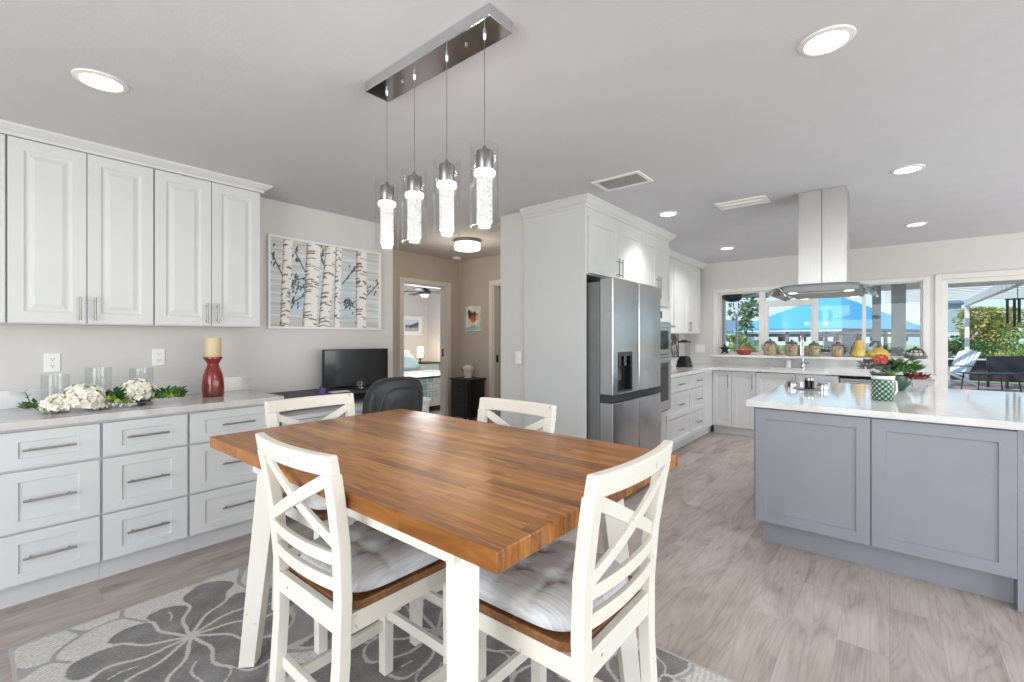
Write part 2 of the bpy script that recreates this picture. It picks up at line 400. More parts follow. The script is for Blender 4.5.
def grid_paint(name, m, parent, fr, u0, u1, v0, v1, nu, nv, fn, off=(0, 0, 0), thick=0):
    """a finely divided sheet whose pattern is painted per vertex: fn(U, V) -> rgb array (0-255)"""
    U, V = np.meshgrid(np.linspace(u0, u1, nu), np.linspace(v0, v1, nv))
    col = fn(U, V)
    top = [tuple(a - b for a, b in zip(fr(u, v, thick), off)) for u, v in zip(U.ravel(), V.ravel())]
    fs = [(j * nu + i, j * nu + i + 1, (j + 1) * nu + i + 1, (j + 1) * nu + i) for j in range(nv - 1) for i in range(nu - 1)]
    n = len(top); cols = [col.reshape(-1, 3)]
    if thick:
        ring = [(0, i) for i in range(nu)] + [(j, nu - 1) for j in range(1, nv)] + [(nv - 1, i) for i in range(nu - 2, -1, -1)] + [(j, 0) for j in range(nv - 2, 0, -1)]
        idx = [j * nu + i for j, i in ring]
        base = [tuple(a - b for a, b in zip(fr(U[j, i], V[j, i], 0), off)) for j, i in ring]
        top += base; L = len(idx)
        fs += [(idx[(k + 1) % L], idx[k], n + k, n + (k + 1) % L) for k in range(L)]
        fs.append(tuple(n + k for k in range(L)))
        cols.append(col.reshape(-1, 3)[idx])
    me = bpy.data.meshes.new(name); me.from_pydata(top, [], fs)
    c = np.clip(np.concatenate(cols) / 255, 0, 1); c = np.where(c <= .04045, c / 12.92, ((c + .055) / 1.055) ** 2.4)
    a = me.color_attributes.new('paint', 'FLOAT_COLOR', 'POINT')
    a.data.foreach_set('color', np.concatenate([c, np.ones((len(c), 1))], 1).astype(np.float32).ravel())
    bm = bmesh.new(); bm.from_mesh(me); bmesh.ops.recalc_face_normals(bm, faces=bm.faces); bm.to_mesh(me); bm.free()
    me.materials.append(M[m]); o = bpy.data.objects.new(name, me); COL.objects.link(o)
    if parent: o.parent = parent
    return o
# ------------------------------------------------------------------ the setting
CH = 2.44
struct('floor', MB().box(-9.0, 3.5, -2.75, 7.36, -.12, 0), 'floor')
struct('ceiling', MB().box(-9.0, 3.5, -2.75, 7.36, CH, CH + .18), 'ceiling')
struct('wall_left', MB().box(-3.98, -3.86, -2.75, 2.766, 0, CH), 'wall')
struct('wall_hall_front', MB().box(-4.85, -3.98, 2.65, 2.766, 0, CH), 'wall_tan')
m = MB()                                                     # doorway wall to the bedroom
m.box(-4.97, -4.85, 2.65, 3.63, 0, CH).box(-4.97, -4.85, 4.39, 4.74, 0, CH).box(-4.97, -4.85, 3.63, 4.39, 2.035, CH)
struct('wall_hall_left', m, 'wall_tan')
m = MB().box(-4.85, -4.17, 4.62, 4.74, 0, CH).box(-3.40, -2.77, 4.62, 4.74, 0, CH).box(-4.17, -3.40, 4.62, 4.74, 2.035, CH)
struct('wall_hall_back', m, 'wall_tan')
struct('wall_kitchen_left', MB().box(-2.77, -2.478, 3.17, 7.36, 0, CH), 'wall')
m = MB()                                                     # back wall with a window band and a glazed door
WZ0, WZ1, WX0, WX1 = 1.085, 1.985, -1.985, .30
DX0, DX1, DZ1 = .465, 2.95, 1.99
m.box(-2.478, WX0, 7.22, 7.36, 0, CH).box(WX0, WX1, 7.22, 7.36, 0, WZ0).box(WX0, WX1, 7.22, 7.36, WZ1 + .01, CH)
m.box(WX1, DX0, 7.22, 7.36, 0, CH).box(DX0, DX1, 7.22, 7.36, DZ1, CH).box(DX1, 3.5, 7.22, 7.36, 0, CH)
struct('wall_back', m, 'wall')
m = MB().box(3.38, 3.5, -2.75, -.7, 0, CH).box(3.38, 3.5, 3.9, 4.7, 0, CH).box(3.38, 3.5, 6.8, 7.22, 0, CH).box(3.38, 3.5, 4.7, 6.8, 0, .5).box(3.38, 3.5, 4.7, 6.8, 2.15, CH).box(3.38, 3.5, -.7, 3.9, 2.3, CH)
struct('wall_right', m, 'wall')
m = MB().box(-3.86, -3.3, -2.75, -2.63, 0, CH).box(.9, 3.38, -2.75, -2.63, 0, CH).box(-3.3, .9, -2.75, -2.63, 2.4, CH)
struct('wall_rear', m, 'wall')
struct('wall_bedroom_far', MB().box(-8.4, -8.28, 2.4, 7.0, 0, CH), 'wall')
struct('wall_bedroom_right', MB().box(-8.28, -4.97, 6.9, 7.0, 0, CH), 'wall')
struct('wall_bedroom_left', MB().box(-8.28, -4.97, 2.4, 2.5, 0, CH), 'wall')
struct('wall_closet', MB().box(-4.45, -2.77, 6.3, 6.4, 0, CH).box(-4.55, -4.45, 4.74, 6.4, 0, CH), 'wall_tan')

def casing(m, fr, u0, u1, z1, wd=.064, t=.018):
    """door casing round an opening"""
    for a, b, c, d in ((u0 - wd, u0, 0, z1 + wd), (u1, u1 + wd, 0, z1 + wd), (u0, u1, z1, z1 + wd)):
        m.hexa([fr(a, c, 0), fr(b, c, 0), fr(b, d, 0), fr(a, d, 0)], [fr(a, c, t), fr(b, c, t), fr(b, d, t), fr(a, d, t)])
    return m
# bedroom doorway
d1 = bpy.data.objects.new('door_1', None); COL.objects.link(d1); d1.location = (-4.85, 4.01, 0); d1['kind'] = 'structure'
o1 = (-4.85, 4.01, 0)
m = casing(MB(), FPX(-4.85), 3.63, 4.39, 2.035)
m.box(-4.97, -4.85, 3.63, 3.648, 0, 2.035).box(-4.97, -4.85, 4.372, 4.39, 0, 2.035).box(-4.97, -4.85, 3.648, 4.372, 2.017, 2.035)
m.build('door_casing', 'trim', d1, o1, bevel=.003)
MB().box(-4.93, -4.90, 4.366, 4.372, 1.05, 1.16).build('strike_plate', 'dark', d1, o1)
# door at the end of the hall
d2 = bpy.data.objects.new('door_2', None); COL.objects.link(d2); d2.location = (-3.785, 4.62, 0); d2['kind'] = 'structure'
o2 = (-3.785, 4.62, 0)
m = casing(MB(), FMY(4.62), -4.17, -3.40, 2.035)
m.box(-4.17, -4.152, 4.62, 4.74, 0, 2.035).box(-3.418, -3.40, 4.62, 4.74, 0, 2.035).box(-4.152, -3.418, 4.62, 4.74, 2.017, 2.035)
m.build('door_casing', 'trim', d2, o2, bevel=.003)
lf = MB(); lf.panel(lambda u, v, h: (-4.115 + h, u, v), 4.76, 5.48, .01, 2.01, [(0, 0), (0, .035)])
lf.build('door_leaf', 'trim', d2, o2)
m = MB().box(-4.152, -4.146, 4.66, 4.70, .98, 1.08); m.build('strike_plate', 'dark', d2, o2)

# baseboards
struct('baseboard_left', MB().box(-3.86, -3.846, 2.742, 2.766, 0, .1), 'trim', bevel=.003)
struct('baseboard_hall', MB().box(-4.85, -4.236, 4.606, 4.62, 0, .1).box(-4.85, -4.836, 4.456, 4.606, 0, .1), 'trim', bevel=.003)
struct('baseboard_hall_right', MB().box(-2.784, -2.77, 3.17, 4.62, 0, .1).box(-2.784, -2.482, 3.156, 3.17, 0, .1), 'trim', bevel=.003)
struct('baseboard_bedroom', MB().box(-8.28, -8.266, 2.5, 6.9, 0, .1).box(-8.266, -4.97, 6.886, 6.9, 0, .1), 'trim', bevel=.003)

# kitchen window: one band, four lights
w1 = bpy.data.objects.new('window_1', None); COL.objects.link(w1); w1.location = (-.85, 7.22, WZ0); w1['kind'] = 'structure'
ow = (-.85, 7.22, WZ0)
m = MB()
y0 = 7.22
for a, b, c, d in ((WX0 - .06, WX0, WZ0 - .02, WZ1 + .05), (WX1, WX1 + .055, WZ0 - .02, WZ1 + .05), (WX0, WX1, WZ1 + .005, WZ1 + .05)):
    m.box(a, b, y0 - .018, y0, c, d)
m.build('window_casing', 'trim', w1, ow, bevel=.003)
MB().box(WX0 - .06, WX1 + .055, 7.04, 7.26, WZ0 - .045, WZ0 - .012).build('window_sill', 'trim', w1, ow, bevel=.004)
m = MB()
def frame_rect(m, a, b, c, d, t, ya, yb):
    m.box(a, a + t, ya, yb, c, d).box(b - t, b, ya, yb, c, d).box(a + t, b - t, ya, yb, d - t, d).box(a + t, b - t, ya, yb, c, c + t)
frame_rect(m, WX0, WX1, WZ0 - .012, WZ1 + .01, .02, 7.24, 7.34)
m.box(-1.43, -1.365, 7.24, 7.34, WZ0, WZ1).box(-.268, -.232, 7.24, 7.34, WZ0, WZ1)
m.build('window_frame', 'trim', w1, ow, bevel=.003)
m = MB(); frame_rect(m, -1.365, -.765, WZ0 + .01, 1.80, .045, 7.25, 7.30); m.build('sash', 'trim', w1, ow, bevel=.004)
m = MB(); m.box(-.80, -.735, 7.245, 7.32, WZ0, WZ1); m.build('mullion', 'trim', w1, ow, bevel=.004)
m = MB(); m.box(-1.365, -.765, 7.25, 7.30, 1.80, 1.84); m.build('transom', 'trim', w1, ow, bevel=.003)
m = MB(); frame_rect(m, -1.957, -1.43, WZ0 + .01, WZ1 - .012, .012, 7.26, 7.30); m.build('sash', 'trim', w1, ow)
for a, b in ((-1.95, -1.43), (-1.365, -.765), (-.735, -.268), (-.232, .275)):
    MB().box(a, b, 7.275, 7.281, WZ0, WZ1 - .02).build('glass_pane', 'glass', w1, ow)
# sliding glass door
d3 = bpy.data.objects.new('door_3', None); COL.objects.link(d3); d3.location = (1.7, 7.22, 0); d3['kind'] = 'structure'
o3 = (1.7, 7.22, 0)
casing(MB(), FMY(7.22), DX0, DX1, DZ1, .06).build('door_casing', 'trim', d3, o3, bevel=.003)
m = MB(); frame_rect(m, DX0, DX1, 0, DZ1, .05, 7.23, 7.35); m.build('door_frame', 'trim', d3, o3, bevel=.003)
m = MB(); m.box(1.66, 1.75, 7.25, 7.33, .05, DZ1 - .05); m.build('meeting_stile', 'trim', d3, o3)
for a, b in ((DX0 + .05, 1.66), (1.75, DX1 - .05)):
    MB().box(a, b, 7.28, 7.287, .05, DZ1 - .05).build('glass_pane', 'glass', d3, o3)

# ------------------------------------------------------------------ left run: wall cabinets
CR = MB()
prof = [(0, 2.385), (.012, 2.385), (.012, 2.40), (.03, 2.412), (.052, 2.43), (.056, 2.44), (0, 2.44)]
XF = -3.565
def crown(mb, path, prof):
    """profile (outward, z) swept along a plan polyline; each vertex has its own outward direction"""
    n = len(prof); vs = []
    for (x, y, dx, dy) in path:
        for o, z in prof: vs.append((x + dx * o, y + dy * o, z))
    fs = [(i * n + k, i * n + (k + 1) % n, (i + 1) * n + (k + 1) % n, (i + 1) * n + k) for i in range(len(path) - 1) for k in range(n)]
    fs += [tuple(range(n))[::-1], tuple((len(path) - 1) * n + k for k in range(n))]
    return mb.add(vs, fs)
crown(CR, [(XF, -.52, 1, 0), (XF, 1.405, 1, 1), (-3.86, 1.405, 0, 1)], prof)
struct('trim_1', CR, 'cab')
def wall_cab(y0, y1, label, halves):
    t = thing('wall_cabinet', label, 'cabinet', (-3.72, (y0 + y1) / 2, 1.395), 0, 'wall cabinets over the sideboard counter')
    o = tuple(t.location)
    MB().box(-3.86, XF - .02, y0 + .001, y1 - .001, 1.395, 2.39).build('body', 'cab_body', t, o)
    ym = (y0 + y1) / 2
    for (a, b, side) in ((y0 + .004, ym - .002, 1), (ym + .002, y1 - .004, -1)):
        fr = FPX(XF - .02)
        d = MB().panel(fr, a, b, 1.40, 2.383, RAISED()); dd = d.build('door', 'cab', t, o)
        hu = b - .03 if side > 0 else a + .03
        bar_pull(FPX(XF), (hu, 1.485), .135, True).build('handle', 'nickel', dd, o, smooth=True)
wall_cab(-.52, .142, 'white double-door wall cabinet cut off by the left edge of the photo', 1)
wall_cab(.142, .766, 'white raised-panel double-door wall cabinet above the white hydrangea centrepiece', 1)
wall_cab(.766, 1.397, 'white raised-panel double-door wall cabinet above the red candle holder', 1)

# base drawers
def drawer_base(y0, y1, label):
    t = thing('drawer_cabinet', label, 'cabinet', (-3.55, (y0 + y1) / 2, 0), 0, 'three-drawer base cabinets under the sideboard counter')
    o = tuple(t.location)
    MB().box(-3.86, -3.27, y0 + .0005, y1 - .0005, .11, .875).box(-3.86, -3.32, y0 + .0005, y1 - .0005, 0, .11).build('body', 'cab_body', t, o)
    for z0, z1 in ((.12, .364), (.376, .666), (.678, .860)):
        dr = MB().panel(FPX(-3.27), y0 + .0065, y1 - .0065, z0, z1, DRAWER()).build('drawer', 'cab', t, o)
        bar_pull(FPX(-3.25), ((y0 + y1) / 2, (z0 + z1) / 2 + .003), .19, False).build('handle', 'nickel', dr, o, smooth=True)
drawer_base(-.31, .083, 'white three-drawer base cabinet beyond the left edge of the photo')
drawer_base(.083, .471, 'white three-drawer base cabinet at the left under the cream hydrangeas')
drawer_base(.471, .866, 'white three-drawer base cabinet in the middle of the sideboard run')
drawer_base(.866, 1.402, 'wider white three-drawer base cabinet under the red candle holder, next to the desk')
o = MB().box(-3.86, -3.225, -.34, 1.415, .876, .914).build('countertop', 'quartz_desk', off=(-3.54, .54, .876), bevel=.003)
tag(o, 'veined pale quartz countertop on the drawer run along the left wall', 'countertop')
o = MB().box(-3.86, -3.84, -.34, 1.415, .914, 1.02).build('backsplash', 'quartz', off=(-3.85, .54, .914), bevel=.002)
tag(o, 'low white quartz upstand behind the sideboard counter on the left wall', 'backsplash')

def outlet(name, fr, loc, u, v, label, cat='outlet', switch=False):
    t = thing(name, label, cat, loc)
    MB().panel(fr, u - .036, u + .036, v - .058, v + .058, [(0, 0), (0, .004), (.004, .007)]).build('cover_plate', 'white_plastic', t, loc)
    if switch:
        MB().panel(fr, u - .016, u + .016, v - .033, v + .033, [(0, .007), (0, .010), (.002, .012)]).build('rocker', 'white_plastic', t, loc)
    else:
        for dz in (-.021, .021):
            q = MB().panel(fr, u - .016, u + .016, v + dz - .014, v + dz + .014, [(0, .007), (0, .0085)]).build('socket', 'white_plastic', t, loc)
            s = MB()
            for du in (-.006, .006): s.panel(fr, u + du - .0012, u + du + .0012, v + dz - .002, v + dz + .007, [(0, .0085), (0, .009)])
            s.panel(fr, u - .002, u + .002, v + dz - .010, v + dz - .006, [(0, .0085), (0, .009)])
            s.build('slots', 'slot', q, loc)
    return t
outlet('wall_outlet', FPX(-3.86), (-3.86, .338, 1.17), .338, 1.17, 'white double wall outlet above the left end of the hydrangea centrepiece')
outlet('wall_outlet', FPX(-3.86), (-3.86, .853, 1.185), .853, 1.185, 'white double wall outlet between the hydrangea centrepiece and the red candle holder')
outlet('light_switch', FMY(3.156), (-2.545, 3.156, 1.14), -2.545, 1.14, 'white light switch on the narrow wall left of the tall refrigerator panel', 'switch', True)

# ------------------------------------------------------------------ birch painting
def birch(U, V):
    W, Hh = 1.05, .76
    u = (U - 1.557) / W; v = (V - 1.393) / Hh
    r = np.random.default_rng(3)
    base = np.stack([np.full_like(u, 216), np.full_like(u, 217), np.full_like(u, 215)], -1).astype(float)
    st = sum(np.sin(v * f + p + 2 * np.sin(u * 5 + p)) * a for f, p, a in ((130, .3, 5), (77, 1, 6), (31, 2, 5), (210, 4, 4)))
    base += st[..., None]
    blue = np.exp(-((u - .27) / .12) ** 2 - ((v - .35) / .25) ** 2) + np.exp(-((u - .66) / .1) ** 2 - ((v - .35) / .4) ** 2)
    base += blue[..., None] * np.array([-20, -4, 6])
    tan = np.exp(-(v / .07) ** 2) + np.exp(-((1 - v) / .08) ** 2); base += tan[..., None] * np.array([-10, -22, -32])
    def seg(p, q, wd, c):
        nonlocal base
        px, py = (u - p[0]) * W, (v - p[1]) * Hh; dx, dy = (q[0] - p[0]) * W, (q[1] - p[1]) * Hh
        t = np.clip((px * dx + py * dy) / (dx * dx + dy * dy), 0, 1); d = np.hypot(px - t * dx, py - t * dy)
        k = np.clip(1.5 - d / wd, 0, 1)[..., None]; base = base * (1 - k) + np.array(c) * k
    def branch(p, q):
        seg(p, q, .0045, (92, 84, 78))
        for i in range(9):
            t = r.uniform(.35, 1.05); x = p[0] + (q[0] - p[0]) * t + r.normal() * .022; y = p[1] + (q[1] - p[1]) * t + r.normal() * .045
            seg((x, y), (x + .007, y + .022), .0055, (88, 86, 88))
    for p, q in (((.11, .58), (.03, .8)), ((.3, .62), (.21, .85)), ((.3, .58), (.19, .53)), ((.29, .38), (.18, .28)), ((.29, .46), (.2, .49)),
                 ((.62, .55), (.75, .78)), ((.74, .35), (.64, .25)), ((.74, .27), (.64, .33)), ((.84, .40), (.98, .6)), ((.45, .75), (.42, .86))): branch(p, q)
    for x0, x1, wd in ((.125, .155, .075), (.325, .365, .125), (.445, .515, .10), (.565, .585, .058), (.795, .805, .11)):
        xc = x0 + (x1 - x0) * v; dd = (u - xc) * W / wd
        inside = np.abs(dd) < .5
        shade = 244 - 26 * np.clip(-dd * 2, 0, 1) ** 2
        c = np.stack([shade, shade - 4, shade - 9], -1)
        for i in range(44):
            yy = r.uniform(0, 1); ext = r.uniform(.1, .7); th = r.uniform(.003, .009)
            side = -.5 if r.random() < .72 else .5
            kk = np.exp(-((v - yy - .012 * np.cos(dd * 4)) / th) ** 2) * (np.abs(dd - side) < ext) * .75
            c = c * (1 - kk[..., None]) + np.array((92, 78, 68)) * kk[..., None]
        e = np.clip((-.33 - dd) / .17, 0, 1)[..., None] * (.55 + .3 * np.sin(v * 60 + x0 * 90) * np.sin(v * 23))[..., None]; c = c * (1 - e) + np.array((104, 92, 84)) * e
        base = np.where(inside[..., None], c, base)
    return base
t = thing('framed_painting', 'white framed birch tree painting on the left wall above the monitor', 'painting', (-3.86, 2.083, 1.39))
o = tuple(t.location)
m = MB()
for a, b, c, d in ((1.557, 2.607, 1.393, 1.411), (1.557, 2.607, 2.132, 2.15), (1.557, 1.575, 1.411, 2.132), (2.589, 2.607, 1.411, 2.132)):
    m.box(-3.86, -3.825, a, b, c, d)
m.build('frame', 'white', t, o, bevel=.002)
grid_paint('canvas', 'paint', t, FPX(-3.855), 1.575, 2.589, 1.411, 2.132, 300, 220, birch, o, .012)
# ------------------------------------------------------------------ rug
def rugpat(U, V):
    r = np.random.default_rng(11)
    n = np.zeros_like(U)
    for i in range(10):
        a, b, c = r.normal(size=3); n += np.sin(U * a * 22 + V * b * 22 + c * 9)
    n = n / 3
    hatch = np.sin(U * 300 + V * 90 + 2 * np.sin(V * 33)) + .8 * r.normal(size=U.shape)
    cream = np.stack([206 + 11 * hatch, 204 + 11 * hatch, 199 + 11 * hatch], -1)
    vor_c = r.uniform((-2.9, 0.0), (-.2, 1.95), size=(70, 2))
    U2 = U + .03 * np.sin(V * 19 + 2 * np.sin(U * 7)); V2 = V + .03 * np.sin(U * 17 + 1 + 2 * np.sin(V * 8))
    D = np.stack([np.hypot(U2 - x, V2 - y) for x, y in vor_c], 0); ids = np.argmin(D, 0); d = np.sort(D, 0); edge = d[1] - d[0]
    dark = np.array([136, 134, 133]) + 7 * n[..., None] + 6 * r.normal(size=U.shape)[..., None]
    midg = np.stack([168 + 5 * n, 167 + 5 * n, 165 + 5 * n], -1); line = np.array([203, 201, 197])
    kind = r.random(70); kind = np.where(vor_c[:, 0] < -2.55, .95, kind); kd = kind[ids][..., None]
    col = np.where(kd < .62, dark, np.where(kd < .74, midg, cream))
    col = np.where((edge < .018)[..., None], np.where(kd > .74, midg, line), col)
    for cx, cy, rad, k, ph in ((-2.36, .635, .50, 11, .2), (-1.55, 1.35, .5, 10, .7), (-1.15, .50, .48, 10, .1), (-.65, 1.35, .5, 11, .4), (-2.42, 1.62, .36, 9, .3)):
        dx, dy = U - cx, V - cy; rr = np.hypot(dx, dy); th = np.arctan2(dy, dx) + ph
        sw = th + .3 * np.sin(rr * 5) + .05 * np.sin(rr * 31)
        p = (sw * k / (2 * np.pi)) % 1; cell = np.floor(sw * k / (2 * np.pi)).astype(int) % k
        lens = r.uniform(.6, 1.0, k)[cell] * rad
        half = np.abs(p - .5) * 2
        side = (1 - half) * rr * np.pi / k                              # distance to the petal's side
        tip = lens * (1 - .22 * half ** 3)
        out = rr < tip
        rim = (side < .0075) | (rr > tip - .014) | (rr < .03)
        mid = (half * rr * np.pi / k < .004) & (rr > .2) & (rr < lens * .8) & (cell % 3 == 0)
        col = np.where(out[..., None], np.where((rim | mid)[..., None], line, dark), col)
    bord = (U < -2.835) | (V < .135) | (V > 1.865) | (U > -.265)
    return np.where(bord[..., None], np.array([186, 184, 180]), col)
rg = grid_paint('floral_rug', 'rug', None, lambda u, v, h: (u, v, h), -2.85, -.25, .12, 1.88, 520, 352, rugpat, (-1.55, 1.0, .001), .010)
rg.location = (-1.55, 1.0, .001)
tag(rg, 'grey floral area rug on the floor under the dining table', 'rug')

# ------------------------------------------------------------------ dining table
TX0, TX1, TY0, TY1, TZ = -2.195, -.583, .658, 1.632, .905
tc = (-1.4, 1.145, .011)
t = thing('dining_table', 'counter-height dining table with varnished brown plank top and splayed white legs', 'table', tc)
MB().box(TX0, TX1, TY0, TY1, TZ - .045, TZ).build('tabletop', 'table', t, tc, bevel=.0035)
m = MB()
ax0, ax1, ay0, ay1 = TX0 + .28, TX1 - .19, TY0 + .062, TY1 - .062
for a, b, c, d in ((ax0, ax1, ay0, ay0 + .025), (ax0, ax1, ay1 - .025, ay1), (ax0, ax0 + .025, ay0 + .025, ay1 - .025), (ax1 - .025, ax1, ay0 + .025, ay1 - .025)):
    m.box(a, b, c, d, .795, TZ - .0455)
m.build('apron', 'chair', t, tc, bevel=.002)
for fx, fy, sx, sy in ((-1.985, .735, 1, 1), (-.735, .712, -1, 1), (-1.985, 1.555, 1, -1), (-.735, 1.578, -1, -1)):
    tx, ty = fx + sx * .067, fy + sy * .067
    def sq(x, y, z, h): return [(x + h, y, z), (x, y + h, z), (x - h, y, z), (x, y - h, z)]
    MB().hexa(sq(fx, fy, .011, .042), sq(tx, ty, TZ - .0455, .056)).build('leg', 'chair', t, tc, bevel=.002)

# ------------------------------------------------------------------ chairs
def post_y(z):
    pts = [(0, -.258), (.2, -.232), (.42, -.216), (.6, -.214), (.75, -.224), (.88, -.243), (1.02, -.268)]
    for (a, ya), (b, yb) in zip(pts, pts[1:]):
        if z <= b: k = (z - a) / (b - a); return ya + (yb - ya) * k
    return pts[-1][1]
def curved_bar(z0, z1, x0, x1, bow, th, n=14, dy=0, zfun=None):
    mb = MB(); rings = []
    for i in range(n + 1):
        x = x0 + (x1 - x0) * i / n; b = -bow * (1 - (x / .2275) ** 2) + dy
        if zfun: c = zfun(i / n); a, e = c - (z1 - z0) / 2, c + (z1 - z0) / 2
        else: a, e = z0, z1
        rings.append([(x, post_y(a) + b - th / 2, a), (x, post_y(a) + b + th / 2, a), (x, post_y(e) + b + th / 2, e), (x, post_y(e) + b - th / 2, e)])
    vs = [p for r in rings for p in r]
    fs = [(i * 4 + k, i * 4 + (k + 1) % 4, i * 4 + 4 + (k + 1) % 4, i * 4 + 4 + k) for i in range(n) for k in range(4)] + [(3, 2, 1, 0), (4 * n, 4 * n + 1, 4 * n + 2, 4 * n + 3)]
    return mb.add(vs, fs)
def make_chair(label):
    t = thing('dining_chair', label, 'chair', (0, 0, 0), 0, 'white dining chairs around the table')
    for sx in (-1, 1):                                           # rear posts run from the floor to the top rail
        mb = MB(); zs = [0, .1, .2, .3, .42, .52, .6, .68, .75, .82, (.88), .95]; vs = []
        for z in zs:
            x = sx * (.2065 - .022 * max(0, min(1, (.95 - z) / .42)) - .010 * max(0, (.53 - z) / .53)); y = post_y(z); d = .0175
            vs += [(x - .021, y - d, z), (x + .021, y - d, z), (x + .021, y + d, z), (x - .021, y + d, z)]
        fs = [(i * 4 + k, i * 4 + (k + 1) % 4, i * 4 + 4 + (k + 1) % 4, i * 4 + 4 + k) for i in range(len(zs) - 1) for k in range(4)]
        fs += [(3, 2, 1, 0), tuple(4 * (len(zs) - 1) + k for k in range(4))]
        mb.add(vs, fs).build('rear_post', 'chair', t, bevel=.003)
        MB().hexa([(sx * .187 - .02, .165, 0), (sx * .187 + .02, .165, 0), (sx * .187 + .02, .205, 0), (sx * .187 - .02, .205, 0)],
                  [(sx * .187 - .022, .165, .548), (sx * .187 + .022, .165, .548), (sx * .187 + .022, .209, .548), (sx * .187 - .022, .209, .548)]).build('front_leg', 'chair', t, bevel=.003)
        MB().bar((sx * .18, -.22, .19), (sx * .187, .17, .19), .018, .038).build('stretcher', 'chair', t, bevel=.002)
        MB().box(sx * .187 - .011, sx * .187 + .011, -.195, .168, .495, .551).build('apron', 'chair', t, bevel=.002)
    MB().bar((-.185, .185, .235), (.185, .185, .235), .018, .038).build('stretcher', 'chair', t, bevel=.002)
    MB().bar((-.185, -.212, .27), (.185, -.212, .27), .018, .038).build('stretcher', 'chair', t, bevel=.002)
    MB().box(-.18, .18, .176, .198, .495, .551).build('apron', 'chair', t, bevel=.002)
    MB().box(-.185, .185, -.228, -.206, .498, .562).build('apron', 'chair', t, bevel=.002)
    curved_bar(.948, 1.004, -.2275, .2275, .026, .03, 18).build('top_rail', 'chair', t, bevel=.005)
    curved_bar(.694, .729, -.184, .184, .026, .016).build('back_slat', 'chair', t, bevel=.002)
    curved_bar(.622, .660, -.184, .184, .026, .016).build('back_slat', 'chair', t, bevel=.002)
    for s, dy in ((1, .006), (-1, -.006)):                           # the two arms of the cross
        curved_bar(0, .038, -.186, .186, .022, .013, 14, dy, lambda k, s=s: (.930 - .185 * k) if s > 0 else (.745 + .185 * k)).build('cross_brace', 'chair', t, bevel=.002)
    # saddle shaped wooden seat
    n = 10; vs = []; fs = []
    def rim(u, v): return (u * (.212 - .012 * (1 - v) / 2) * (1 - .14 * (v < -.8)), -.200 + (v + 1) / 2 * .417)
    for lay in (0, 1):
        for j in range(n + 1):
            for i in range(n + 1):
                u, v = -1 + 2 * i / n, -1 + 2 * j / n
                x, y = rim(u, v); sag = .010 * (1 - u * u) * (1 - .3 * v)
                vs.append((x, y, (.576 - sag) if lay else .551))
    q = n + 1
    for j in range(n):
        for i in range(n):
            a = j * q + i; fs.append((a + q, a + q + 1, a + 1, a)); a += q * q; fs.append((a, a + 1, a + q + 1, a + q))
    ring = [i for i in range(q)] + [j * q + n for j in range(1, q)] + [n * q + i for i in range(n - 1, -1, -1)] + [j * q for j in range(n - 1, 0, -1)]
    L = len(ring); fs += [(ring[k], ring[(k + 1) % L], ring[(k + 1) % L] + q * q, ring[k] + q * q) for k in range(L)]
    MB().add(vs, fs).build('seat', 'seat', t, bevel=.004)
    return t
def make_cushion(label):
    t = thing('seat_cushion', label, 'cushion', (0, 0, 0), 0, 'tufted cushions on the dining chairs')
    n = 44; vs = []
    dents = [(-.33, -.33), (.33, -.33), (-.33, .33), (.33, .33)]
    def P(u, v):
        k = (abs(u) ** 5 + abs(v) ** 5) ** .2; k0 = max(abs(u), abs(v)); f = k0 / k if k else 1
        return u * f * (.207 - .006 * (1 - v)), v * f * .197
    for lay in (0, 1):
        for j in range(n + 1):
            for i in range(n + 1):
                u, v = -1 + 2 * i / n, -1 + 2 * j / n; x, y = P(u, v); e = max(abs(u), abs(v))
                h = .058 * math.sqrt(max(0, 1 - e ** 5))
                if lay:
                    for a, b in dents:
                        dd = math.hypot(u - a, v - b); h -= .030 * math.exp(-(dd / .13) ** 2)
                    for a in (-.33, .33):
                        h -= .005 * math.exp(-((u - a) / .06) ** 2) + .005 * math.exp(-((v - a) / .06) ** 2)
                    z = .586 + max(h, 0)
                else: z = .586 - .006 * (1 - e ** 6)
                vs.append((x, y + .012, z))
    q = n + 1; fs = []
    for j in range(n):
        for i in range(n):
            a = j * q + i; fs.append((a + q, a + q + 1, a + 1, a)); a += q * q; fs.append((a, a + 1, a + q + 1, a + q))
    MB().add(vs, fs).build('pad', 'cushion', t, smooth='all', weld=True)
    b = MB()
    for a, c in dents: b.ball((a * .198, c * .182 + .012, .616), (.008, .008, .004), 10, 6)
    b.build('buttons', 'cushion', t, smooth='all')
    return t
chair = make_chair('white cross-back dining chair at the near long side of the table')
cush = make_cushion('grey tufted seat cushion on the chair at the near long side of the table')
spots = [(-1.332, .872, 0, 'white cross-back dining chair at the near long side of the table', 'grey tufted seat cushion on the chair at the near long side of the table'),
         (-.772, 1.115, R(90), 'white cross-back dining chair at the table end facing the kitchen island', 'grey tufted seat cushion on the chair at the table end nearest the island'),
         (-2.015, 1.14, R(-90), 'white cross-back dining chair at the table end beside the desk', 'grey tufted seat cushion on the chair at the table end beside the desk'),
         (-1.378, 1.425, R(180), 'white cross-back dining chair at the far long side, before the refrigerator panel', 'grey tufted seat cushion on the chair at the far long side of the table')]
for i, (x, y, rz, la, lb) in enumerate(spots):
    if i == 0: c, k = chair, cush; c['label'] = la; k['label'] = lb
    else: c = dup(chair, la); k = dup(cush, lb)
    for ob in (c, k): ob.location = (x, y, .011); ob.rotation_euler = (0, 0, rz)

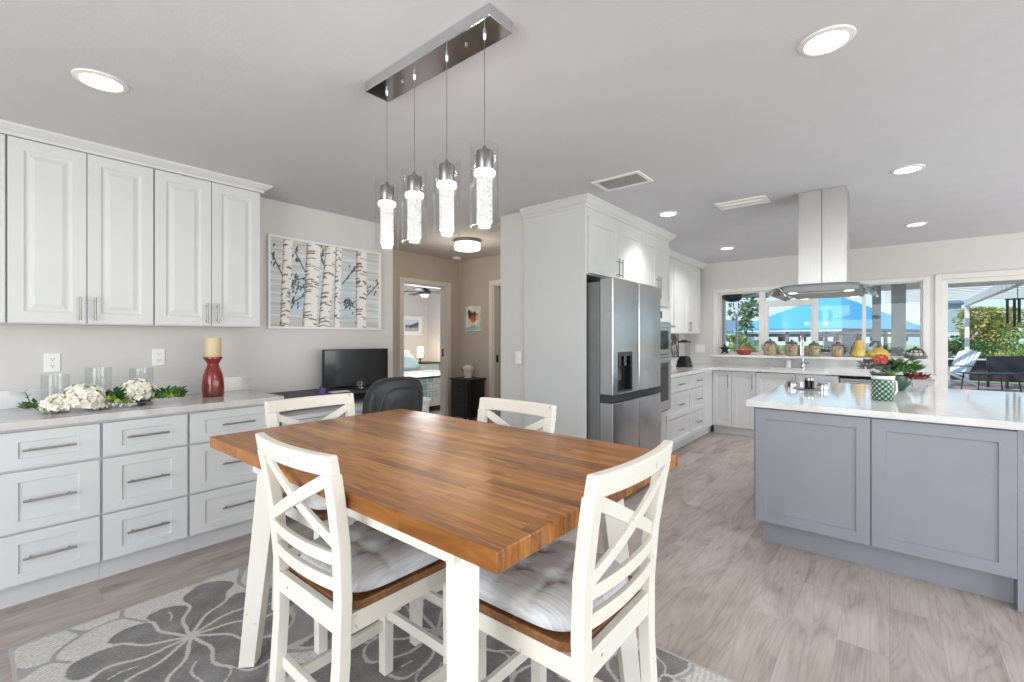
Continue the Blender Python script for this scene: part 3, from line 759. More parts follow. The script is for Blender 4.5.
# ------------------------------------------------------------------ pendant fixture
pc = (-1.4, 1.182, 2.44)
t = thing('pendant_light', 'chrome bar pendant with four clear glass cylinders hanging over the dining table', 'lamp', pc)
m = MB(); m.box(-1.768, -1.028, 1.120, 1.244, 2.396, 2.44)
cano = m.build('ceiling_canopy', 'chrome', t, pc, bevel=.004)
m = MB()
for x in (-1.58, -1.2): m.lathe([(.007, 2.388), (.007, 2.396)], (x, 1.182, 0), 16)
m.build('canopy_screws', 'nickel', cano, pc, smooth=True)
for x in (-1.692, -1.502, -1.306, -1.108):
    c = (x, 1.182, 0)
    MB().lathe([(.006, 2.375), (.008, 2.396)], c, 16).build('cord_grip', 'chrome', t, pc, smooth=True)
    MB().tube([(x, 1.182, 1.985), (x, 1.182, 2.38)], .0014, 8).build('cord', 'nickel', t, pc, smooth=True)
    MB().lathe([(.006, 2.0), (.010, 1.985), (.029, 1.98), (.030, 1.976), (.030, 1.915), (.028, 1.912)], c, 28).build('socket_cap', 'nickel', t, pc, smooth=True)
    MB().lathe([(.036, 1.895), (.038, 1.898), (.038, 1.91), (.036, 1.912), (.02, 1.912)], c, 28).build('light_ring', 'ring_glow', t, pc, smooth=True)
    MB().lathe([(.026, 1.725), (.028, 1.727), (.028, 1.893), (.026, 1.895)], c, 28).build('crystal_rod', 'crystal', t, pc, smooth=True)
    MB().lathe([(.0475, 1.712), (.051, 1.712), (.051, 2.0), (.0475, 2.0), (.0475, 1.716)], c, 40, closed=True).build('glass_shade', 'shade_glass', t, pc, smooth=True)
    MB().tube([(x - .05, 1.182, 1.978), (x + .05, 1.182, 1.978)], .002, 8).build('shade_pin', 'chrome', t, pc, smooth=True)
    MB().lathe([(.02, 1.712), (.022, 1.722), (.022, 1.725)], c, 24).build('lower_lens', 'ring_glow', t, pc, smooth=True)
ld = bpy.data.lights.new('pendant_glow', 'POINT'); ld.energy = 2; ld.shadow_soft_size = .05; ld.color = (1, .97, .92)
for x in (-1.6, -1.2):
    lo = bpy.data.objects.new('pendant_glow', ld); COL.objects.link(lo); lo.parent = t; lo.location = (x - pc[0], 0, 1.66 - pc[2])

# ------------------------------------------------------------------ ceiling fittings
def downlight(x, y, r, label, watts, spread=150):
    c = (x, y, 2.44); t = thing('recessed_light', label, 'ceiling light', c, 0, 'round recessed ceiling lights')
    MB().lathe([(r * .76, 2.432), (r * .8, 2.430), (r * .97, 2.434), (r, 2.44), (r * .76, 2.44)], (x, y, 0), 40, closed=True).build('trim_ring', 'trim', t, c, smooth=True)
    MB().lathe([(.001, 2.4335), (r * .77, 2.4335), (r * .77, 2.44), (.001, 2.44)], (x, y, 0), 36).build('lens', 'bulb', t, c)
    area('downlight', (0, 0, -.012), (0, 0, -1), r * 1.4, r * 1.4, watts * .6, (1, .98, .955), spread, 'DISK', t)
downlight(-2.65, .382, .095, 'round recessed ceiling light above the left wall cabinets', 2.5)
downlight(-.185, 2.08, .092, 'large round recessed ceiling light at the top right of the photo', 9)
downlight(.093, 4.008, .088, 'round recessed ceiling light right of the range hood duct', 9)
downlight(.199, 6.001, .088, 'round recessed ceiling light right of the hood, nearer the window wall', 11)
downlight(-1.541, 4.062, .088, 'round recessed ceiling light beside the refrigerator cabinets', 7, 105)
downlight(-1.567, 6.099, .088, 'round recessed ceiling light in the far kitchen corner', 14)
def louvre(name, x0, x1, y0, y1, label, n):
    c = ((x0 + x1) / 2, (y0 + y1) / 2, 2.44); t = thing(name, label, 'vent', c)
    m = MB(); b = .028
    for a, bb, cc, d in ((x0, x1, y0, y0 + b), (x0, x1, y1 - b, y1), (x0, x0 + b, y0 + b, y1 - b), (x1 - b, x1, y0 + b, y1 - b)): m.box(a, bb, cc, d, 2.43, 2.44)
    m.build('frame', 'white_plastic', t, c, bevel=.003)
    m = MB()
    for i in range(n):
        y = y0 + b + (y1 - y0 - 2 * b) * (i + .5) / n
        m.hexa([(x0 + b, y - .006, 2.430), (x1 - b, y - .006, 2.430), (x1 - b, y - .001, 2.430), (x0 + b, y - .001, 2.430)],
               [(x0 + b, y + .002, 2.4385), (x1 - b, y + .002, 2.4385), (x1 - b, y + .004, 2.4385), (x0 + b, y + .004, 2.4385)])
    m.build('slats', 'trim', t, c)
    MB().box(x0 + b, x1 - b, y0 + b, y1 - b, 2.4385, 2.44).build('duct_shadow', 'dark', t, c)
louvre('air_vent', -1.655, -1.292, 2.885, 3.135, 'slatted air vent on the ceiling beside the tall refrigerator cabinet', 9)
t = thing('ceiling_diffuser', 'long narrow white linear diffuser on the kitchen ceiling left of the hood', 'vent', (-.94, 4.12, 2.44))
o = (-.94, 4.12, 2.44)
m = MB(); frame_rect3 = ((-1.13, -.752, 4.01, 4.04), (-1.13, -.752, 4.20, 4.23), (-1.13, -1.10, 4.04, 4.20), (-.782, -.752, 4.04, 4.20))
for a, b, c, d in frame_rect3: m.box(a, b, c, d, 2.428, 2.44)
m.build('frame', 'white_plastic', t, o, bevel=.003)
MB().box(-1.10, -.782, 4.085, 4.155, 2.424, 2.44).build('deflector', 'white_plastic', t, o, bevel=.004)
MB().box(-1.10, -.782, 4.04, 4.20, 2.437, 2.44).build('recess', 'trim', t, o)
c = (-4.66, 4.40, 2.44)
t = thing('smoke_detector', 'small white round smoke detector on the hall ceiling near the corner', 'smoke detector', c)
MB().lathe([(.03, 2.405), (.055, 2.41), (.062, 2.425), (.062, 2.44)], (c[0], c[1], 0), 28).build('housing', 'white_plastic', t, c, smooth=True)
# flush hall light
c = (-3.74, 3.70, 2.44)
t = thing('flush_ceiling_light', 'round white drum ceiling light glowing in the hall', 'ceiling light', c)
MB().lathe([(.155, 2.405), (.16, 2.41), (.16, 2.432), (.13, 2.44)], (c[0], c[1], 0), 40).build('mounting_ring', 'nickel', t, c, smooth=True)
MB().lathe([(.001, 2.325), (.13, 2.326), (.148, 2.334), (.15, 2.345), (.15, 2.405)], (c[0], c[1], 0), 40).build('drum_shade', 'bulb_warm', t, c, smooth=True)
ld = bpy.data.lights.new('hall_glow', 'POINT'); ld.energy = 8; ld.shadow_soft_size = .28; ld.color = (1, .82, .62)
lo = bpy.data.objects.new('hall_glow', ld); COL.objects.link(lo); lo.parent = t; lo.location = (0, 0, -.30)
# ------------------------------------------------------------------ sideboard counter things
CZ = .914
def floret_ball(c, r, n, petal, seed, squash=.8):
    """a mop-head of small four-petalled flowers"""
    q = random.Random(seed); mb = MB()
    for i in range(n):
        z = 1 - 1.45 * (i + .5) / n; th = i * 2.399963; s = math.sqrt(max(0, 1 - z * z))
        d = Vector((s * math.cos(th), s * math.sin(th), z)); rr = r * q.uniform(.74, 1.10)
        p = Vector(c) + Vector((d.x * rr, d.y * rr, d.z * rr * squash)); a = d.orthogonal().normalized(); b = d.cross(a); t0 = q.uniform(0, 3)
        for k in range(4):
            t = t0 + k * PI / 2; e = a * math.cos(t) + b * math.sin(t)
            mb.leaf(p, e + d * .25, d, petal, petal * .95)
    return mb
def leaves(c, n, L, spread, seed, flat=.5, upb=.25):
    q = random.Random(seed); mb = MB()
    for i in range(n):
        th = q.uniform(0, 2 * PI); rr = spread * math.sqrt(q.random()); p = (c[0] + rr * math.cos(th) * flat, c[1] + rr * math.sin(th), c[2] + q.uniform(0, spread * .5))
        d = Vector((math.cos(th) * flat, math.sin(th), q.uniform(-.1, 1) * upb + .12)); mb.leaf(p, d, (q.uniform(-.4, .4), q.uniform(-.4, .4), 1), L * q.uniform(.6, 1.1), L * q.uniform(.5, .75))
    return mb
fc = (-3.47, .53, CZ + .001)
t = thing('flower_centrepiece', 'long low arrangement of cream hydrangeas and greenery on the sideboard counter', 'flowers', fc)
for i, (x, y, z, r, n) in enumerate(((-3.42, .315, CZ + .050, .055, 60), (-3.41, .42, CZ + .072, .088, 150), (-3.43, .655, CZ + .088, .08, 130), (-3.48, .735, CZ + .060, .05, 60), (-3.40, .475, CZ + .045, .04, 40))):
    floret_ball((x, y, z), r, n, .026, i).build('hydrangea_bloom', 'petal', t, fc)
for i, (x, y, n, L, sp, mt) in enumerate(((-3.45, .55, 190, .06, .11, 'leaf'), (-3.43, .79, 130, .06, .085, 'leaf'), (-3.44, .245, 44, .045, .05, 'leaf'), (-3.38, .545, 60, .045, .05, 'leaf_bright'), (-3.42, .80, 46, .05, .055, 'leaf_bright'), (-3.5, .64, 90, .055, .09, 'leaf'))):
    leaves((x, y, CZ + .03), n, L, sp, 20 + i, .6, 1.0).build('foliage', mt, t, fc)
m = MB(); m.tube([(-3.45, .25, CZ + .02), (-3.47, .22, CZ + .07), (-3.48, .205, CZ + .12)], .0025, 6); m.build('sprig_stem', 'leaf', t, fc)
m = MB()
for k in range(7): m.leaf((-3.465 - .003 * k, .235 - .006 * k, CZ + .045 + k * .013), (.3, -.7 if k % 2 else .7, .5), (0, 0, 1), .026, .018)
m.build('sprig_leaves', 'leaf', t, fc)
q = random.Random(5); m = MB()
for k in range(70): m.ball((-3.385 + q.uniform(-.02, .02), q.uniform(.45, .64), CZ + q.uniform(.012, .05)), .0055, 6, 4)
m.build('white_berries', 'petal', t, fc)
GLN = ('leftmost', 'middle', 'rightmost')
for i, (y, h) in enumerate(((.335, .175), (.52, .205), (.725, .19))):
    c = (-3.68, y, CZ + .001)
    g = thing('hurricane_glass', GLN[i] + ' of three clear glass candle cylinders behind the hydrangeas', 'candle holder', c, 0, 'glass candle cylinders in the centrepiece')
    MB().lathe([(.058, .02), (.060, .02), (.060, .02 + h), (.058, .02 + h), (.058, .024)], c, 32, closed=True).build('glass_cylinder', 'shade_glass', g, c, smooth=True)
    MB().lathe([(.05, 0), (.05, .006), (.02, .01), (.02, .02), (.056, .022), (.056, .028), (.012, .03)], c, 28).build('iron_foot', 'dark', g, c, smooth=True)
    MB().tube([(c[0], y, CZ + .03), (c[0], y, CZ + .085)], .012, 14).build('candle', 'white_plastic', g, c, smooth=True)
c = (-3.60, 1.10, CZ)
def red_glaze():
    s = NT('red_mottled_glaze').set(.18, coat=.5)
    n = s.noise(s.pos((1, 1, .5)), 26, 4, .6)
    s.l(s.ramp(n, [(.3, (92, 30, 26)), (.48, (148, 36, 28)), (.6, (112, 46, 34)), (.72, (104, 84, 72))]), s.b.inputs['Base Color']); return s.m
M['red'] = red_glaze()
t = thing('candle_holder', 'red glazed ceramic candle holder standing on the sideboard counter', 'candle holder', c)
prof = [(.061, 0), (.065, .006), (.067, .05), (.065, .10), (.058, .15), (.046, .19), (.035, .215), (.034, .222), (.044, .242), (.058, .262), (.057, .2725), (.02, .270)]
MB().lathe(prof, c, 40).build('body', 'red', t, c, smooth=True)
M['ivory'] = mat('ivory_wax', (222, 200, 158), .5, var=.05, scale=3)
o = MB().lathe([(.047, 0), (.049, .003), (.049, .128), (.046, .132), (.012, .128), (.002, .126)], (0, 0, 0), 36).build('pillar_candle', 'ivory', None, smooth=True)
o.location = (c[0], c[1], CZ + .273); tag(o, 'ivory pillar candle on top of the red ceramic holder', 'candle')

# ------------------------------------------------------------------ desk corner
dc = (-3.55, 2.08, 0)
t = thing('desk', 'white built-in desk with a slim drawer between the counter and the hall', 'desk', dc)
MB().box(-3.856, -3.24, 1.42, 2.74, .735, .765).build('desktop', 'cab', t, dc, bevel=.003)
MB().box(-3.856, -3.27, 1.42, 1.44, 0, .735).build('side_panel', 'cab_body', t, dc)
MB().box(-3.856, -3.27, 2.72, 2.74, 0, .735).build('side_panel', 'cab_body', t, dc)
MB().box(-3.856, -3.83, 1.44, 2.72, .35, .735).build('back_panel', 'cab_body', t, dc)
for a, b in ((1.445, 2.075), (2.085, 2.715)):
    dr = MB().panel(FPX(-3.28), a, b, .645, .73, SHAKER(.02, .018)).build('drawer', 'cab', t, dc)
    bar_pull(FPX(-3.26), ((a + b) / 2 - .1, .688), .16, False).build('handle', 'nickel', dr, dc, smooth=True)
rc = (-3.64, 1.88, .765)
t = thing('desk_riser', 'black desktop shelf riser on the desk next to the quartz counter end', 'shelf', rc)
MB().box(-3.855, -3.43, 1.44, 2.6, .852, .872).build('top', 'dark', t, rc, bevel=.002)
for y in (1.45, 2.0, 2.57): MB().box(-3.85, -3.44, y, y + .018, .765, .852).build('support', 'black', t, rc)
MB().box(-3.853, -3.845, 1.468, 2.57, .767, .852).build('back', 'black', t, rc)
mc = (-3.70, 2.28, .872)
t = thing('computer_monitor', 'large flat black computer monitor standing on the desk riser', 'monitor', mc)
MB().box(-3.745, -3.712, 1.958, 2.606, .885, 1.216).build('housing', 'black', t, mc, bevel=.004)
MB().box(-3.712, -3.7105, 1.967, 2.597, .897, 1.207).build('screen', 'screen', t, mc)
MB().box(-3.76, -3.742, 2.24, 2.32, .878, 1.08).build('stand_neck', 'black', t, mc)
MB().box(-3.80, -3.62, 2.16, 2.40, .8722, .880).build('stand_base', 'black', t, mc, bevel=.003)
# amethyst, glass, paper
M['amethyst'] = mat('purple_crystal', (112, 78, 140), .15, var=.3, scale=30)
q = random.Random(2); m = MB(); c = (-3.47, 1.815, .872)
for k in range(11):
    a = q.uniform(0, 6.28); rr = q.uniform(0, .022); b = (c[0] + rr * math.cos(a), c[1] + rr * math.sin(a) * 1.1, c[2]); h = q.uniform(.03, .085) * (1 - rr * 15)
    h = max(h, .022); tp = Vector((rr * math.cos(a) * .5, rr * math.sin(a) * .5, h)); w2 = .012
    base = [Vector(b) + Vector((w2 * math.cos(k2 * PI / 3), w2 * math.sin(k2 * PI / 3), 0)) for k2 in range(6)]
    mid = [p + tp * .75 for p in base]; apex = Vector(b) + tp * 1.05
    m.add(base + mid + [apex], [(5, 4, 3, 2, 1, 0)] + [(i, (i + 1) % 6, 6 + (i + 1) % 6, 6 + i) for i in range(6)] + [(6 + i, 6 + (i + 1) % 6, 12) for i in range(6)])
o = m.build('amethyst_crystal', 'amethyst', None, c); tag(o, 'purple amethyst crystal cluster on the black desk riser', 'crystal')
c = (-3.47, 2.16, .872)
o = MB().lathe([(.03, 0), (.034, .003), (.038, .07), (.035, .07), (.031, .008), (.002, .007)], (0, 0, 0), 28).build('drinking_glass', 'shade_glass', None, smooth=True)
o.location = c; tag(o, 'small clear drinking glass on the desk riser beside the office chair', 'glass')
o = MB().box(-3.53, -3.45, 1.90, 2.05, .8722, .8782).build('notepad', 'white', None, (-3.49, 1.975, .872)); tag(o, 'white notepad lying on the desk riser below the monitor', 'notepad')

# office chair (its back turned to the camera)
oc = (-2.98, 1.985, 0)
t = thing('office_chair', 'black leather office chair pulled up to the desk', 'chair', oc)
def pad(cx, cy, cz, sx, sy, sz, px=4, n=18):
    mb = MB(); vs = []; fs = []
    for lay in range(9):
        a = -PI / 2 + PI * lay / 8; k = abs(math.cos(a)) ** .35; zz = math.copysign(abs(math.sin(a)) ** .8, a)
        for i in range(n * 2):
            th = 2 * PI * i / (n * 2); c, s_ = math.cos(th), math.sin(th); rr = 1 / (abs(c) ** px + abs(s_) ** px) ** (1 / px)
            kk = .72 + .28 * k if lay not in (0, 8) else .6
            vs.append((zz, c * rr * kk, s_ * rr * kk))
    N = n * 2
    for l in range(8):
        for i in range(N): fs.append((l * N + i, l * N + (i + 1) % N, (l + 1) * N + (i + 1) % N, (l + 1) * N + i))
    fs += [tuple(range(N))[::-1], tuple(8 * N + i for i in range(N))]
    return vs, fs
vs, fs = pad(0, 0, 0, 1, 1, 1, 3.6)
tilt = .10
bk = [(-2.725 + v[0] * .055 + tilt * v[2] * .32 + .05 * (v[1] ** 2) * -.9, 1.985 + v[1] * (.235 + .01 * v[2]), .735 + v[2] * .305) for v in vs]
b1 = MB().add(bk, fs).build('backrest', 'leather', t, oc, smooth='all')
ib = [(-2.690 + v[0] * .035 + tilt * v[2] * .26 + .05 * (v[1] ** 2) * -.7, 1.985 + v[1] * .175, .735 + v[2] * .235) for v in vs]
MB().add(ib, fs).build('back_panel', 'leather', b1, oc, smooth='all')
st = [(-3.02 + v[1] * .25, 1.985 + v[2] * .25, .465 + v[0] * .05) for v in vs]
MB().add(st, fs).build('seat', 'leather', t, oc, smooth='all')
for s in (-1, 1):
    MB().tube([(-2.80, 1.985 + s * .25, .47), (-2.80, 1.985 + s * .28, .60), (-2.86, 1.985 + s * .28, .655), (-3.05, 1.985 + s * .28, .66), (-3.12, 1.985 + s * .27, .6), (-3.1, 1.985 + s * .24, .47)], .018, 10).build('armrest', 'black', t, oc, smooth=True)
MB().tube([(-2.86, 1.985, .44), (-2.74, 1.985, .46), (-2.715, 1.985, .60)], .022, 10).build('back_bracket', 'black', t, oc, smooth=True)
MB().tube([(-3.06, 1.985, .08), (-3.06, 1.985, .43)], .026, 16).build('gas_column', 'black', t, oc, smooth=True)
for k in range(5):
    a = k * 2 * PI / 5 + .3; e = (-3.06 + .215 * math.cos(a), 1.985 + .215 * math.sin(a))
    g = MB().bar((-3.06, 1.985, .10), (*e, .075), .04, .03).build('base_arm', 'black', t, oc, bevel=.004)
    MB().tube([(e[0] - .02 * math.sin(a), e[1] + .02 * math.cos(a), .028), (e[0] + .02 * math.sin(a), e[1] - .02 * math.cos(a), .028)], .028, 16).tube([(*e, .03), (*e, .075)], .008, 8).build('caster', 'black', g, oc, smooth=True)

# ------------------------------------------------------------------ hall
hc = (-4.48, 4.44, 0)
t = thing('small_chest', 'small black three-drawer chest standing against the hall wall', 'chest', hc)
MB().box(-4.665, -4.295, 4.305, 4.575, .24, .74).build('body', 'black_wood', t, hc, bevel=.004)
m = MB(); m.prism([(-4.685, 4.60), (-4.685, 4.285), (-4.56, 4.268), (-4.40, 4.268), (-4.275, 4.285), (-4.275, 4.60)], .74, .764); m.build('top', 'black_wood', t, hc, bevel=.004)
for k in range(3):
    z0 = .265 + k * .158
    d = MB().panel(FMY(4.305), -4.635, -4.325, z0, z0 + .146, SLAB(.014)).build('drawer', 'black_wood', t, hc)
    MB().ball((-4.48, 4.278, z0 + .073), .013, 12, 8).build('knob', 'black', d, hc, smooth='all')
for x, y in ((-4.645, 4.325), (-4.315, 4.325), (-4.645, 4.555), (-4.315, 4.555)):
    MB().hexa([(x - .014, y - .014, 0), (x + .014, y - .014, 0), (x + .014, y + .014, 0), (x - .014, y + .014, 0)], [(x - .02, y - .02, .24), (x + .02, y - .02, .24), (x + .02, y + .02, .24), (x - .02, y + .02, .24)]).build('leg', 'black_wood', t, hc)
c = (-4.47, 4.44, .764)
t = thing('potted_flowers', 'white pot of pale cream flowers on the black chest', 'plant', c)
MB().lathe([(.045, 0), (.05, .004), (.062, .085), (.064, .095), (.056, .095), (.052, .08), (.002, .08)], c, 28).build('pot', 'white', t, c, smooth=True)
floret_ball((c[0], c[1], c[2] + .125), .075, 60, .03, 9, .55).build('flowers', 'petal', t, c)
leaves((c[0], c[1], c[2] + .09), 26, .06, .07, 31, 1, .3).build('leaves', 'leaf_dark', t, c)
def bird(U, V):
    u = (U + 4.68) / .285; v = (V - 1.41) / .355; r = np.random.default_rng(5)
    c = np.stack([232 - 18 * np.exp(-((v - .1) / .15) ** 2) + 0 * u, 236 + 0 * u, 226 + 0 * u], -1)
    c += (8 * np.sin(9 * u + 5 * v) + 6 * np.sin(17 * v - 6 * u))[..., None]
    def blob(x, y, a, b, col):
        nonlocal c
        k = np.clip(2 - 2 * np.hypot((u - x) / a, (v - y) / b), 0, 1)[..., None]; c = c * (1 - k) + np.array(col) * k
    blob(.3, .1, .4, .1, (170, 206, 206)); blob(.7, .12, .35, .1, (180, 212, 208)); blob(.75, .6, .2, .2, (226, 214, 160))
    blob(.38, .62, .22, .2, (84, 66, 60)); blob(.55, .5, .26, .2, (206, 112, 62)); blob(.62, .68, .14, .13, (104, 76, 66)); blob(.25, .75, .1, .14, (70, 60, 60)); blob(.78, .66, .06, .03, (60, 50, 50))
    for x in (.45, .6): blob(x, .2, .03, .1, (90, 100, 100))
    return c
c = (-4.54, 4.60, 1.41)
o = grid_paint('bird_canvas', 'paint', None, lambda u, v, h: (u, 4.62 - h, v), -4.68, -4.395, 1.41, 1.765, 70, 86, bird, c, .025); o.location = c
tag(o, 'small unframed canvas of an orange-breasted bird on the hall wall', 'painting')

# ------------------------------------------------------------------ bedroom seen through the doorway
bc = (-7.2, 5.0, 0)
t = thing('bed', 'bed with a pale patchwork quilt in the bedroom beyond the hall', 'bed', bc)
MB().box(-8.2, -6.25, 4.8, 6.34, .10, .34).build('bed_base', 'white', t, bc, bevel=.01)
MB().box(-8.18, -6.27, 4.82, 6.32, .34, .60).build('mattress', 'white', t, bc, bevel=.04)
MB().box(-8.27, -8.21, 4.8, 6.34, 0, 1.05).build('headboard', 'white', t, bc, bevel=.02)
for x in (-6.32, -8.1):
    for y in (4.88, 6.26): MB().box(x - .03, x + .03, y - .03, y + .03, 0, .10).build('leg', 'white', t, bc)
def patch(U, V):
    r = np.random.default_rng(8); s = .13
    i = np.floor(U / s).astype(int); j = np.floor(V / s).astype(int)
    pal = np.array([(214, 230, 228), (240, 243, 240), (168, 206, 206), (228, 222, 222), (194, 220, 214), (236, 238, 236)])
    c = pal[(i * 7 + j * 13 + (i * j) % 5) % 6].astype(float)
    fu, fv = (U / s) % 1, (V / s) % 1; b = np.maximum(np.abs(fu - .5), np.abs(fv - .5))
    c[(b > .3) & (b < .38)] = (160, 196, 196); c[b > .45] = (238, 241, 240)
    return c
qo = thing('quilt', 'pale aqua and white patchwork quilt hanging over the foot of the bed', 'quilt', (-6.3, 5.0, .6))
o = (-6.3, 5.0, .6)
grid_paint('foot_drop', 'quilt', qo, FPX(-6.245), 4.77, 6.37, .20, .635, 110, 40, patch, o, .012)
grid_paint('side_drop', 'quilt', qo, lambda u, v, h: (u, 6.345 + h, v), -7.55, -6.235, .20, .635, 100, 40, patch, o, .012)
grid_paint('top_cover', 'quilt', qo, lambda u, v, h: (u, v, .602 + h), -7.55, -6.233, 4.77, 6.357, 90, 100, lambda U, V: patch(U, V) * .35 + 158, o, .035)
def pillow(c, sx, sy, sz, tilt, name, label, m_):
    vs, fs = pad(0, 0, 0, 1, 1, 1, 3)
    pts = [(v[0] * sz, v[1] * sx, v[2] * sy) for v in vs]
    o = MB().add(pts, fs).build(name, m_, None, smooth='all'); o.location = c; o.rotation_euler = (0, tilt, 0)
    tag(o, label, 'pillow'); return o
M['aqua'] = mat('aqua_fabric', (186, 214, 220), .9, var=.04)
M['pale'] = mat('pale_blue_fabric', (222, 232, 236), .9, var=.03)
pillow((-8.06, 6.02, .80), .30, .19, .08, R(-20), 'pillow', 'pale blue pillow leaning on the headboard of the bed', 'pale')
pillow((-7.84, 5.99, .76), .25, .14, .07, R(-35), 'pillow', 'aqua pillow in front of the pale blue one on the bed', 'aqua')
nc = (-8.05, 6.63, 0)
t = thing('nightstand', 'pale painted nightstand under the lit lamp in the bedroom', 'nightstand', nc)
M['pale_paint'] = mat('pale_sage_paint', (214, 222, 218), .5, var=.02)
MB().box(-8.26, -7.84, 6.385, 6.865, .12, .74).build('body', 'pale_paint', t, nc, bevel=.004)
MB().box(-8.27, -7.82, 6.375, 6.875, .74, .765).build('top', 'black_wood', t, nc, bevel=.003)
for z0, z1 in ((.14, .42), (.44, .72)):
    d = MB().panel(FPX(-7.84), 6.40, 6.85, z0, z1, SHAKER(.016, .03)).build('drawer', 'pale_paint', t, nc)
    MB().ball((-7.805, 6.625, (z0 + z1) / 2), .018, 12, 8).build('knob', 'black', d, nc, smooth='all')
for x in (-8.23, -7.87):
    for y in (6.415, 6.835): MB().box(x - .02, x + .02, y - .02, y + .02, 0, .12).build('leg', 'pale_paint', t, nc)
c = (-8.02, 6.47, .765)
t = thing('table_lamp', 'lit table lamp with a slim white shade on the bedroom nightstand', 'lamp', c)
MB().lathe([(.07, 0), (.07, .012), (.02, .02), (.015, .05), (.03, .07), (.015, .095), (.01, .12)], c, 24).build('base', 'black', t, c, smooth=True)
MB().lathe([(.062, .11), (.064, .11), (.064, .345), (.062, .345)], c, 28).build('shade', 'bulb_warm', t, c, smooth=True)
ld = bpy.data.lights.new('lamp_glow', 'POINT'); ld.energy = 4; ld.shadow_soft_size = .08; ld.color = (1, .78, .5)
lo = bpy.data.objects.new('lamp_glow', ld); COL.objects.link(lo); lo.parent = t; lo.location = (.16, .02, .25)
def sea(U, V):
    v = (V - 1.45) / .28; u = (U - 6.22) / .42
    c = np.where((v > .55)[..., None], np.stack([214 + 0 * u, 220 + 0 * u, 226 + 0 * u], -1), np.where((v > .32)[..., None], np.stack([112 + 0 * u, 142 + 0 * u, 164 + 0 * u], -1), np.stack([190 + 0 * u, 184 + 0 * u, 176 + 0 * u], -1)))
    k = np.clip(1.4 - np.abs(v - .2 - .5 * u) / .12, 0, 1)[..., None] * (u > .35)[..., None]; return c * (1 - k) + np.array((84, 92, 100)) * k
c = (-8.28, 6.43, 1.37)
t = thing('framed_print', 'white framed seascape print on the bedroom wall above the nightstand', 'picture', c)
m = MB()
for a, b, z0, z1 in ((6.14, 6.72, 1.37, 1.395), (6.14, 6.72, 1.78, 1.805), (6.14, 6.165, 1.395, 1.78), (6.695, 6.72, 1.395, 1.78)): m.box(-8.28, -8.25, a, b, z0, z1)
m.build('frame', 'white', t, c)
MB().box(-8.28, -8.266, 6.165, 6.695, 1.395, 1.78).build('mat_board', 'white', t, c)
grid_paint('print', 'paint', t, FPX(-8.266), 6.24, 6.62, 1.46, 1.72, 60, 44, lambda U, V: sea(U, V), c, .002)
c = (-6.35, 5.22, 2.44)
t = thing('ceiling_fan', 'dark ceiling fan with a lit globe in the bedroom', 'fan', c)
MB().lathe([(.07, 2.38), (.075, 2.44)], (c[0], c[1], 0), 24).tube([(c[0], c[1], 2.185), (c[0], c[1], 2.38)], .014, 10).build('downrod', 'dark', t, c, smooth=True)
MB().lathe([(.06, 2.080), (.1, 2.095), (.11, 2.130), (.09, 2.165), (.03, 2.195)], (c[0], c[1], 0), 28).build('motor', 'dark', t, c, smooth=True)
MB().lathe([(.002, 2.030), (.04, 2.035), (.065, 2.055), (.07, 2.080)], (c[0], c[1], 0), 28).build('globe', 'ring_glow', t, c, smooth=True)
for k in range(5):
    a = k * 2 * PI / 5 + .35; ca, sa = math.cos(a), math.sin(a)
    def bp(r, s, z): return (c[0] + r * ca - s * sa, c[1] + r * sa + s * ca, z)
    MB().hexa([bp(.1, -.03, 2.120), bp(.62, -.065, 2.110), bp(.64, .05, 2.130), bp(.1, .03, 2.130)], [bp(.1, -.03, 2.126), bp(.62, -.065, 2.116), bp(.64, .05, 2.136), bp(.1, .03, 2.136)]).build('blade', 'dark', t, c)
ld = bpy.data.lights.new('fan_glow', 'POINT'); ld.energy = 50; ld.shadow_soft_size = .4; ld.color = (.97, .98, 1)
lo = bpy.data.objects.new('fan_glow', ld); COL.objects.link(lo); lo.parent = t; lo.location = (0, 0, -.9)
# ------------------------------------------------------------------ kitchen: refrigerator surround and tall units
KX = -1.86                                                    # door plane of the tall run
fc = (-2.17, 3.65, 0)
t = thing('refrigerator_cabinet', 'tall white cabinet surround with two doors above the refrigerator', 'cabinet', fc)
MB().box(-2.477, KX - .02, 3.15, 3.169, 0, 2.39).build('end_panel', 'cab', t, fc, bevel=.002)
MB().box(-2.477, KX - .02, 3.1705, 4.18, 1.83, 2.39).build('body', 'cab_body', t, fc)
MB().box(KX - .02, KX, 3.15, 3.188, 1.83, 2.39).box(KX - .02, KX, 3.15, 3.169, 0, 1.83).box(KX - .02, KX, 3.188, 4.18, 2.297, 2.39).build('face_frame', 'cab', t, fc)
for a, b, hu in ((3.192, 3.680, 3.650), (3.684, 4.176, 3.714)):
    d = MB().panel(FPX(KX - .001), a, b, 1.836, 2.29, SHAKER(.02, .055)).build('door', 'cab', t, fc)
    bar_pull(FPX(KX + .019), (hu, 1.925), .16, True).build('handle', 'nickel', d, fc, smooth=True)
oc2 = (-2.17, 4.53, 0)
t = thing('oven_cabinet', 'tall white cabinet housing the double wall oven beyond the refrigerator', 'cabinet', oc2)
MB().box(-2.477, KX - .02, 4.181, 4.93, 0.11, .545).box(-2.477, KX - .02, 4.181, 4.93, 1.63, 2.39).box(-2.477, KX - .02, 4.181, 4.196, .545, 1.63).box(-2.477, KX - .02, 4.915, 4.93, .545, 1.63).box(-2.477, -2.45, 4.196, 4.915, .545, 1.63).box(-2.477, -1.935, 4.181, 4.93, 0, .11).build('body', 'cab_body', t, oc2)
for q_ in ((4.181, 4.196, .545, 1.63), (4.915, 4.93, .545, 1.63)): MB().box(KX - .02, KX, *q_).build('frame_stile', 'cab', t, oc2)
